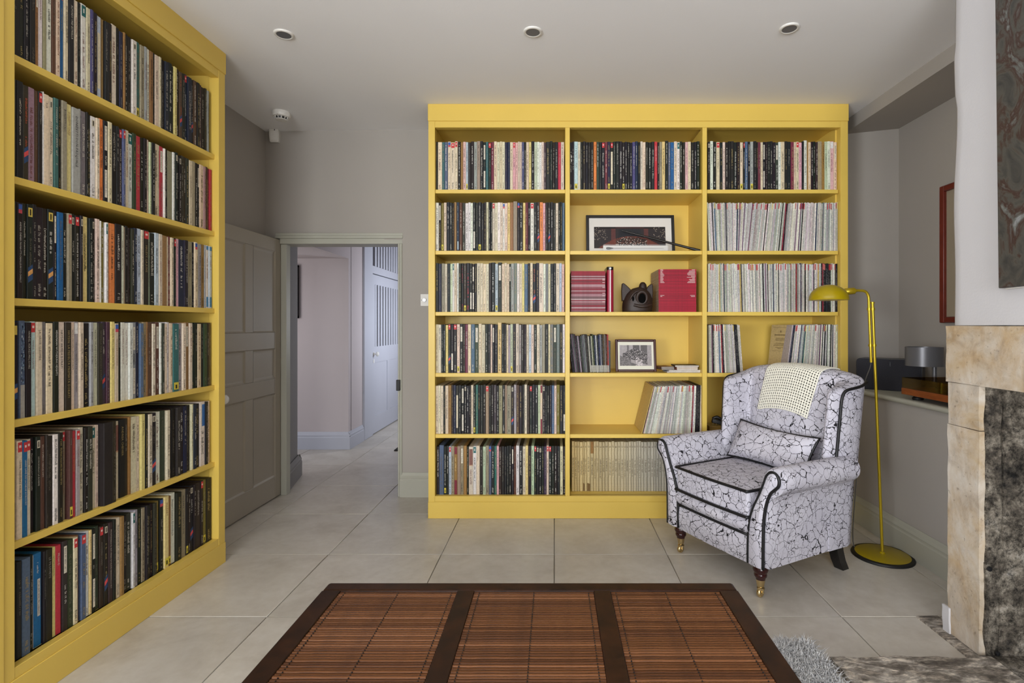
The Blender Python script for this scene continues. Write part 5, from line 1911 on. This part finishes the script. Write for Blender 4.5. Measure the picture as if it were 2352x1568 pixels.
OFF = -0.0195
pa = [on_post(1.022, OFF), on_post(1.2, OFF), on_post(1.33, OFF)]
up = [Vector((pa[2].x, 0, 1.345)), Vector((pa[2].x - 0.003, 0, 1.372)), Vector((pa[2].x - 0.014, 0, 1.392)), Vector((pa[2].x - 0.034, 0, 1.400)), Vector((pa[2].x - 0.075, 0, 1.401))]
MB().tube(pa[:2] + spline([pa[2]] + up, 5), 0.0070, 14).build('arm', M['ochre_metal'], fl, smooth=50)
for z in (1.303, 1.112):
    mb = MB()
    for off in (0, OFF):
        p = on_post(z, off); mb.tube([p - Vector((0, 0, 0.006)), p + Vector((0, 0, 0.006))], 0.0105, 14)
    mb.tube([on_post(z, 0), on_post(z, OFF)], 0.005, 8)
    mb.build('clamp', M['ochre_metal'], fl, smooth=50)
hx = pa[2].x - 0.075
mb = MB()
mb.lathe([(0.004, 0.0), (0.0085, 0.001), (0.0085, 0.012), (0.0165, 0.014), (0.0175, 0.02), (0.0175, 0.062), (0.010, 0.07)], (hx + 0.012, 0, 1.401), 22, mat=Matrix.Rotation(math.radians(-96), 3, 'Y'))
mb.build('socket', M['ochre_metal'], fl, smooth=50)
sx, sz = hx - 0.137, 1.353
mb = MB()
dome = [(0.0965 * math.sin(math.radians(a)), 0.079 * math.cos(math.radians(a))) for a in range(90, -1, -6)]
inner = [(r * 0.975, z * 0.965) for r, z in reversed(dome)]
n = 48
mb.lathe([(0.0985, -0.003)] + dome, (sx, 0, sz), n)
sh = mb.build('shade', M['ochre'], fl, smooth=60)
mb = MB(); mb.lathe([(r * 0.97, z * 0.96) for r, z in dome], (sx, 0, sz - 0.001), n)
mb.build('shade_lining', M['lamp_inner'], sh, smooth=60)
MB().lathe([(0, -0.004), (0.012, -0.002), (0.018, 0.006), (0.018, 0.02), (0.012, 0.03), (0, 0.034)], (sx, 0, sz + 0.002), 18).build('bulb', M['white_ceramic'], fl, smooth=60)
# flex from the foot of the arm tube down to behind the chair
c0 = on_post(1.022, OFF)
MB().tube(spline([c0, c0 + Vector((-0.008, -0.002, -0.03)), c0 + Vector((-0.03, 0.0, -0.09)), c0 + Vector((-0.038, 0.04, -0.2)), c0 + Vector((-0.042, 0.06, -0.6)), c0 + Vector((-0.045, 0.09, -0.98)), Vector((-0.06, 0.06, 0.012)), Vector((0.0, 0.10, 0.006))], 6), 0.0028, 6).build('flex', M['cable'], fl, smooth=50)

# ================================================================== LEDGE: speaker, lamp, turntable, picture
LZ = 0.825
sp = empty('speaker', (2.008, 3.166, LZ), math.radians(-42), 'wide charcoal cloth-fronted speaker standing on the alcove ledge', 'speaker')
mb = MB()
W_, H_, D_ = 0.34, 0.19, 0.13
r_ = 0.022
poly = []
for cx1, cz1, a0_ in ((W_ / 2 - r_, r_, -90), (W_ / 2 - r_, H_ - r_, 0), (-W_ / 2 + r_, H_ - r_, 90), (-W_ / 2 + r_, r_, 180)):
    for k in range(6):
        a = math.radians(a0_ + 18 * k)
        poly.append((cx1 + r_ * math.cos(a), cz1 + r_ * math.sin(a)))
mb.prism(poly, 'y', 0.006, D_); mb.build('cabinet', M['black'], sp, smooth=40)
mb = MB(); mb.prism([(x * 0.992, (z - H_ / 2) * 0.985 + H_ / 2) for x, z in poly], 'y', 0.0, 0.012); mb.build('grille', M['speaker_cloth'], sp, smooth=40, bevel=0.003)
mb = MB(); letters(mb, 'SONOS', H_ - 0.018, 0.0075, 0.012, -0.0008, c4((150, 150, 154)))
mb.build('badge', M['sleeve'], sp, fix=False)

tl = empty('table_lamp', (2.118, 2.93, LZ), 0, 'grey metal table lamp with offset drum shade behind the turntable', 'table lamp')
MB().lathe([(0.07, 0), (0.07, 0.008), (0.066, 0.011), (0.012, 0.012)], (0, 0, 0), 36).build('base', M['grey_metal'], tl, smooth=40)
MB().tube([(0, 0, 0.01), (0, 0, 0.19)], 0.0115, 18).build('stem', M['grey_metal'], tl, smooth=50)
MB().lathe([(0.089, 0.167), (0.090, 0.167), (0.090, 0.272), (0.087, 0.272), (0.0865, 0.169)], (-0.058, 0, 0), 48).build('shade', M['grey_metal'], tl, smooth=40)
MB().lathe([(0.0, 0.262), (0.0868, 0.262), (0.0868, 0.266), (0, 0.266)], (-0.058, 0, 0), 40).build('shade_top', M['grey_metal'], tl)

tt = empty('turntable', (2.035, 2.60, LZ), 0, 'wooden turntable under amber dust cover on the alcove ledge', 'turntable')
pbox('plinth', M['turntable_wood'], tt, -0.17, 0.17, -0.22, 0.226, 0.025, 0.059, bevel=0.002)
for fx in (-0.12, 0.12):
    for fy_ in (-0.17, 0.17):
        MB().lathe([(0.024, 0), (0.026, 0.004), (0.026, 0.012), (0.02, 0.016), (0.02, 0.026)], (fx, fy_, 0), 20).build('foot', M['rubber'], tt, smooth=40)
MB().lathe([(0.148, 0.062), (0.150, 0.066), (0.150, 0.078), (0.146, 0.080), (0, 0.080)], (0.01, -0.03, 0), 48).build('platter', M['black'], tt, smooth=40)
MB().tube(spline([(0.13, 0.17, 0.09), (0.13, 0.05, 0.092), (0.10, -0.06, 0.088)], 5), 0.004, 8).build('tonearm', M['chrome'], tt, smooth=50)
mb = MB()
mb.box(-0.168, -0.165, -0.218, 0.224, 0.060, 0.112); mb.box(0.165, 0.168, -0.218, 0.224, 0.060, 0.112)
mb.box(-0.165, 0.165, -0.218, -0.215, 0.060, 0.112); mb.box(-0.165, 0.165, 0.221, 0.224, 0.060, 0.112); mb.box(-0.168, 0.168, -0.218, 0.224, 0.112, 0.115)
mb.build('dust_cover', M['amber_acrylic'], tt)

mf = empty('picture_frame', (2.298, 3.10, 1.232), 0, 'tall red wood framed picture on the alcove side wall', 'picture')
mb = MB()
mb.box(-0.03, 0.0, -0.035, 0.0, 0, 0.80); mb.box(-0.03, 0.0, -0.62, -0.585, 0, 0.80); mb.box(-0.03, 0, -0.585, -0.035, 0, 0.035); mb.box(-0.03, 0, -0.585, -0.035, 0.765, 0.80)
mb.build('frame', M['red_wood'], mf, bevel=0.005, bseg=2)
pbox('picture', paint('beige_print', lin(158, 146, 126), 0.7, 0.04), mf, -0.012, -0.004, -0.59, -0.03, 0.03, 0.77, bevel=0)

# ================================================================== FIREPLACE
fp_ = empty('fireplace', (1.567, 1.9, 0), 0, 'old weathered stone fireplace surround with sooty opening on the right', 'fireplace')


def rough_box(name, mat, x0, x1, y0, y1, z0, z1, seg=0.03, amp=0.004, seed=1, parent=fp_):
    """a hewn block: every face gridded and a little uneven"""
    x0 -= 1.567; x1 -= 1.567; y0 -= 1.9; y1 -= 1.9
    bm = bmesh.new()
    bmesh.ops.create_cube(bm, size=1.0)
    for v in bm.verts:
        v.co = Vector((x0 + (v.co.x + 0.5) * (x1 - x0), y0 + (v.co.y + 0.5) * (y1 - y0), z0 + (v.co.z + 0.5) * (z1 - z0)))
    for ax, Ls in enumerate((x1 - x0, y1 - y0, z1 - z0)):
        nn = max(1, min(40, int(Ls / seg)))
        for k in range(1, nn):
            co = [0, 0, 0]; no = [0, 0, 0]
            co[ax] = (x0, y0, z0)[ax] + Ls * k / nn; no[ax] = 1
            bmesh.ops.bisect_plane(bm, geom=bm.verts[:] + bm.edges[:] + bm.faces[:], plane_co=co, plane_no=no)
    from mathutils import noise as mn
    for v in bm.verts:
        p = v.co * 9 + Vector((seed * 3.1, seed, 0))
        q = v.co * 31 + Vector((seed, seed * 2.2, 5))
        d = mn.noise_vector(p) * amp + mn.noise_vector(q) * amp * 0.4
        v.co += Vector((d.x, d.y, d.z * 0.4))
    me = bpy.data.meshes.new(name)
    bmesh.ops.recalc_face_normals(bm, faces=bm.faces)
    bm.to_mesh(me); bm.free()
    me.polygons.foreach_set('use_smooth', [True] * len(me.polygons))
    me.set_sharp_from_angle(angle=math.radians(45))
    me.materials.append(mat)
    o = bpy.data.objects.new(name, me); COL.objects.link(o); o.parent = parent
    return o


rough_box('lintel_block', M['stone'], 1.553, 1.72, -0.1, 2.084, 0.995, 1.214, 0.03, 0.005, 1)
rough_box('jamb_block', M['stone'], 1.557, 1.60, 1.928, 2.080, 0.83, 0.993, 0.02, 0.003, 2)
rough_box('jamb_block', M['stone'], 1.556, 1.60, 1.926, 2.080, 0.008, 0.828, 0.02, 0.003, 3)
rough_box('reveal_block', M['soot'], 1.576, 1.632, 1.918, 2.0, 0.35, 0.995, 0.02, 0.008, 4)
rough_box('reveal_block', M['soot'], 1.634, 2.1, 1.914, 2.0, 0.35, 0.995, 0.02, 0.010, 5)
rough_box('reveal_block', M['soot'], 1.574, 1.620, 1.916, 2.0, 0.01, 0.349, 0.02, 0.008, 6)
rough_box('reveal_block', M['soot'], 1.622, 2.1, 1.912, 2.0, 0.01, 0.349, 0.02, 0.010, 7)
rough_box('fireback', M['soot'], 2.08, 2.2, -0.1, 2.0, 0.0, 1.3, 0.06, 0.012, 8)
rough_box('flue_slab', M['soot'], 1.70, 2.2, -0.1, 2.0, 1.10, 1.16, 0.08, 0.01, 9)
rough_box('hearth_back', M['soot'], 1.575, 2.2, -0.1, 1.916, -0.03, 0.014, 0.05, 0.005, 10)
rough_box('jamb_block', M['stone'], 1.557, 2.1, 0.05, 0.28, 0.0, 0.994, 0.04, 0.005, 11)
rough_box('plaster_patch', M['wall_pale'], 1.549, 1.557, 2.066, 2.100, 0.006, 0.105, 0.01, 0.004, 12)
rough_box('edging_stone', M['hearth'], 1.512, 1.60, 1.89, 2.195, -0.03, 0.006, 0.025, 0.003, 13)
hs = empty('hearth_slab', (1.567, 1.9, 0), 0, 'rough grey hearthstone in the floor before the fireplace', 'hearth')
rough_box('slab', M['hearth'], 0.992, 1.574, 0.5, 1.892, -0.02, 0.026, 0.02, 0.011, 14, hs)
# drilled holes and an iron pin in the reveal
for (px, py, r0) in ((2272, 1306, 0.009), (2291, 1500, 0.008), (2352, 805, 0.008)):
    y = 1.908 if py > 900 else 1.74
    if py > 900:
        MB().lathe([(r0, 0), (r0 * 0.9, 0.006), (0, 0.007)], (bx(px, y) - 1.567, y - 1.9 + 0.001, bz(py, y)), 14, mat=Matrix.Rotation(math.radians(90), 3, 'X')).build('pin_hole', M['black'], fp_)

# ---- painting over the mantel
pt_ = empty('painting', (1.562, 1.81, 1.344), 0, 'dark abstract oil painting hung on the white chimney breast, cut by the right edge', 'painting')
pt_.rotation_euler = (math.radians(-0.8), 0, 0)
pbox('canvas', M['painting'], pt_, -0.034, -0.002, -0.9, 0.0, 0.0, 1.05, bevel=0.003)
pbox('stretcher', M['mat'], pt_, -0.012, 0.0, -0.895, -0.003, -0.003, 0.03, bevel=0)

# ================================================================== COFFEE TABLE
TX0, TX1, TY0, TY1, TZ = -0.690, 0.546, 0.72, 1.612, 0.43
ct = empty('coffee_table', ((TX0 + TX1) / 2, (TY0 + TY1) / 2, 0), 0, 'low dark wood coffee table with three slatted bamboo panels in front', 'coffee table')
ox, oy = (TX0 + TX1) / 2, (TY0 + TY1) / 2


def tbox(name, mat, x0, x1, y0, y1, z0, z1, bevel=0.002, **kw):
    return pbox(name, mat, ct, x0 - ox, x1 - ox, y0 - oy, y1 - oy, z0, z1, bevel, **kw)


FW = 0.056
tbox('rail', M['table_frame'], TX0, TX1, TY1 - 0.052, TY1, TZ - 0.045, TZ, 0.008)
tbox('rail', M['table_frame'], TX0, TX1, TY0, TY0 + 0.052, TZ - 0.045, TZ, 0.008)
tbox('side_rail', M['table_frame'], TX0, TX0 + FW, TY0 + 0.05, TY1 - 0.05, TZ - 0.045, TZ - 0.0003, 0.003)
tbox('side_rail', M['table_frame'], TX1 - FW, TX1, TY0 + 0.05, TY1 - 0.05, TZ - 0.045, TZ - 0.0003, 0.003)
d1, d2 = -0.2620, 0.1420
DWD = 0.050
xs_ = [TX0 + FW, d1 - DWD / 2, d1 + DWD / 2, d2 - DWD / 2, d2 + DWD / 2, TX1 - FW]
for d in (d1, d2):
    tbox('cross_rail', M['table_frame'], d - DWD / 2, d + DWD / 2, TY0 + 0.05, TY1 - 0.05, TZ - 0.04, TZ - 0.0006, 0.002)
tbox('under_panel', M['table_frame'], TX0 + 0.03, TX1 - 0.03, TY0 + 0.03, TY1 - 0.03, TZ - 0.03, TZ - 0.022, 0)
RT = random.Random(3)
ya_, yb_ = TY0 + 0.052, TY1 - 0.052
NS = 78
pitch = (yb_ - ya_) / NS
smesh = {}
for pnl in range(3):
    xa_, xb_ = xs_[2 * pnl], xs_[2 * pnl + 1]
    w = xb_ - xa_
    variants = []
    for q in range(3):
        hw = pitch * 0.47
        pr = [(-hw, -0.008), (hw, -0.008), (hw, -0.002), (hw * 0.72, 0.0004), (hw * 0.2, 0.0012), (-hw * 0.3, 0.0012), (-hw * 0.75, 0.0004), (-hw, -0.002)]
        mb = MB(); mb.prism(pr, 'x', -w / 2 + 0.001, w / 2 - 0.001)
        ob = mb.build('slat', [M['slat'], M['slat_b'], M['slat_c']][q], ct, smooth=50)
        variants.append(ob.data)
        bpy.data.objects.remove(ob, do_unlink=True)
    for k in range(NS):
        o = bpy.data.objects.new('slat', variants[RT.choice([0, 0, 1, 2])])
        COL.objects.link(o); o.parent = ct
        o.location = ((xa_ + xb_) / 2 - ox, ya_ + (k + 0.5) * pitch - oy + RT.uniform(-0.0004, 0.0004), TZ - 0.004 + RT.uniform(-0.0008, 0.0008))
        o.rotation_euler = (RT.uniform(-0.10, 0.10), RT.uniform(-0.0012, 0.0012), 0)
    # stitched cords
    for cxr in (0.045, 0.5, 0.955):
        x = xa_ + w * cxr - ox
        mb = MB()
        for k in range(NS):
            y = ya_ + k * pitch - oy
            mb.box(x - 0.0012, x + 0.0012, y - 0.0022, y + 0.0022, TZ - 0.006, TZ - 0.0022)
        o = mb.build('stitching', M['rubber'], ct); o['kind'] = 'stuff'
for lx in (TX0 + 0.035, TX1 - 0.035):
    for ly in (TY0 + 0.035, TY1 - 0.035):
        tbox('leg', M['table_frame'], lx - 0.03, lx + 0.03, ly - 0.03, ly + 0.03, 0.0, TZ - 0.045, 0.003)

# ================================================================== SHAG RUG
rug = empty('shag_rug', (0.6, 1.4, 0), 0, 'grey long-pile shag rug beside and under the coffee table', 'rug')
pbox('backing', M['shag'], rug, -0.28, 0.345, -0.75, 0.575, 0.0, 0.01, bevel=0)
RG = random.Random(9)
mb = MB()
for k in range(22000):
    if k < 20500:
        x, y = RG.uniform(0.0, 0.36), RG.uniform(-0.2, 0.585)
    else:
        x, y = RG.uniform(-0.28, 0.355), RG.uniform(-0.75, 0.585)
    a = RG.uniform(0, 2 * math.pi)
    l = RG.uniform(0.022, 0.055)
    dx, dy = math.cos(a) * l, math.sin(a) * l
    w = 0.0016
    nx_, ny_ = -math.sin(a) * w, math.cos(a) * w
    h1, h2 = RG.uniform(0.022, 0.038), RG.uniform(0.012, 0.046)
    p0_, p1_, p2_ = (x, y, 0.008), (x + dx * 0.45, y + dy * 0.45, h1), (x + dx, y + dy, h2)
    mb.add([(p0_[0] - nx_, p0_[1] - ny_, p0_[2]), (p0_[0] + nx_, p0_[1] + ny_, p0_[2]), (p1_[0] - nx_, p1_[1] - ny_, p1_[2]), (p1_[0] + nx_, p1_[1] + ny_, p1_[2]), p2_], [(0, 1, 3, 2), (2, 3, 4)])
pile_o = mb.build('pile', M['shag'], rug, fix=False)
pile_o['kind'] = 'stuff'

# ================================================================== CEILING AND WALL FITTINGS
for i, (px, py, lab) in enumerate(((652, 78, 'leftmost round recessed downlight in the ceiling'), (1224, 72, 'middle round recessed downlight in the ceiling'), (1813, 64, 'rightmost round recessed downlight in the ceiling'))):
    y = (CEIL - HCAM) * FPX / (VPY - py); x = bx(px, y)
    dl = empty('downlight', (x, y, CEIL), 0, lab, 'downlight', 'recessed ceiling downlights')
    MB().lathe([(0.032, 0.0), (0.030, -0.003), (0.034, -0.0075), (0.041, -0.0075), (0.0445, -0.004), (0.0450, 0.0)], (0, 0, 0), 40).build('bezel', M['white_plastic'], dl, smooth=60)
    MB().lathe([(0.0, -0.0008), (0.012, -0.0006), (0.024, -0.0022), (0.031, -0.0045), (0.0325, -0.006), (0.0335, -0.006)], (0, 0, 0), 32).build('reflector', M['grey_metal'], dl, smooth=60)  # shallow dish greyed down: the recess's dark is put into its colour
    MB().lathe([(0, -0.006), (0.005, -0.0055), (0.0075, -0.002), (0.0075, 0)], (0, 0, 0), 14).build('lamp', M['white_ceramic'], dl, smooth=60)
    mb = MB()
    for k in range(14):
        a = 2 * math.pi * k / 14
        mb.tube([(0.010 * math.cos(a), 0.010 * math.sin(a), -0.0018), (0.029 * math.cos(a), 0.029 * math.sin(a), -0.0046)], 0.0009, 5)
    mb.build('facets', M['black'], dl)
y = (CEIL - HCAM) * FPX / (VPY - 258); x = bx(646, y)
sd = empty('smoke_detector', (x, y, CEIL), 0, 'round white smoke detector on the ceiling near the doorway', 'smoke detector')
MB().lathe([(0.0, -0.052), (0.034, -0.052), (0.037, -0.049), (0.034, -0.046), (0, -0.046)], (0, 0, 0), 36).build('cap', M['white_plastic'], sd, smooth=40)
MB().lathe([(0.0, -0.046), (0.033, -0.046), (0.036, -0.034), (0, -0.034)], (0, 0, 0), 30).build('sensor_chamber', M['black'], sd, smooth=40)
MB().lathe([(0.040, -0.034), (0.050, -0.031), (0.055, -0.022), (0.056, -0.010), (0.054, 0.0)], (0, 0, 0), 40).build('body', M['white_plastic'], sd, smooth=40)
mb = MB()
for k in range(12):
    a = 2 * math.pi * k / 12
    mb.tube([(0.037 * math.cos(a), 0.037 * math.sin(a), -0.047), (0.042 * math.cos(a), 0.042 * math.sin(a), -0.033)], 0.0028, 6)
mb.build('ribs', M['white_plastic'], sd)
MB().lathe([(0.0018, 0.0), (0.0, 0.002)], (0.0, -0.052, -0.030), 8, mat=Matrix.Rotation(math.radians(110), 3, 'X')).build('indicator', M['black'], sd)
yb0 = ybw(-1.99)
ms = empty('motion_sensor', (bx(634, yb0), yb0, bz(312, yb0)), 0, 'white motion sensor high in the corner above the open door', 'motion sensor')
ms.rotation_euler = (math.radians(6), 0, math.radians(6))
pl2 = [(-0.030, -0.046), (-0.026, -0.052), (0.026, -0.052), (0.030, -0.046), (0.033, 0.0), (0.030, 0.046), (0.026, 0.050), (-0.026, 0.050), (-0.030, 0.046), (-0.033, 0.0)]
MB().prism(pl2, 'y', -0.040, 0.012).build('body', M['white_plastic'], ms, bevel=0.007, bseg=3)
MB().prism([(x * 0.72, z * 0.60 - 0.006) for x, z in pl2], 'y', -0.0425, -0.039).build('lens', M['white_ceramic'], ms, bevel=0.001)
pbox('window_slot', M['black'], ms, 0.004, 0.009, -0.0415, -0.039, 0.028, 0.040, bevel=0)
yb1 = ybw(-0.9)
sw = empty('dimmer_switch', (bx(983, yb1), yb1, bz(689, yb1)), 0, 'white wall plate with round dimmer knob between doorway and bookcase', 'light switch')
pbox('plate', M['white_plastic'], sw, -0.052, 0.052, -0.007, 0.0, -0.043, 0.043, bevel=0.002)
MB().lathe([(0.013, 0), (0.0135, 0.004), (0.0125, 0.012), (0.0105, 0.0145), (0, 0.0145)], (-0.022, -0.007, 0.0), 24, mat=Matrix.Rotation(math.radians(90), 3, 'X')).build('knob', M['chrome'], sw, smooth=40)
MB().lathe([(0.0035, 0), (0.003, 0.001), (0, 0.0012)], (-0.043, -0.007, 0.0), 12, mat=Matrix.Rotation(math.radians(90), 3, 'X')).build('screw', M['grey_metal'], sw)
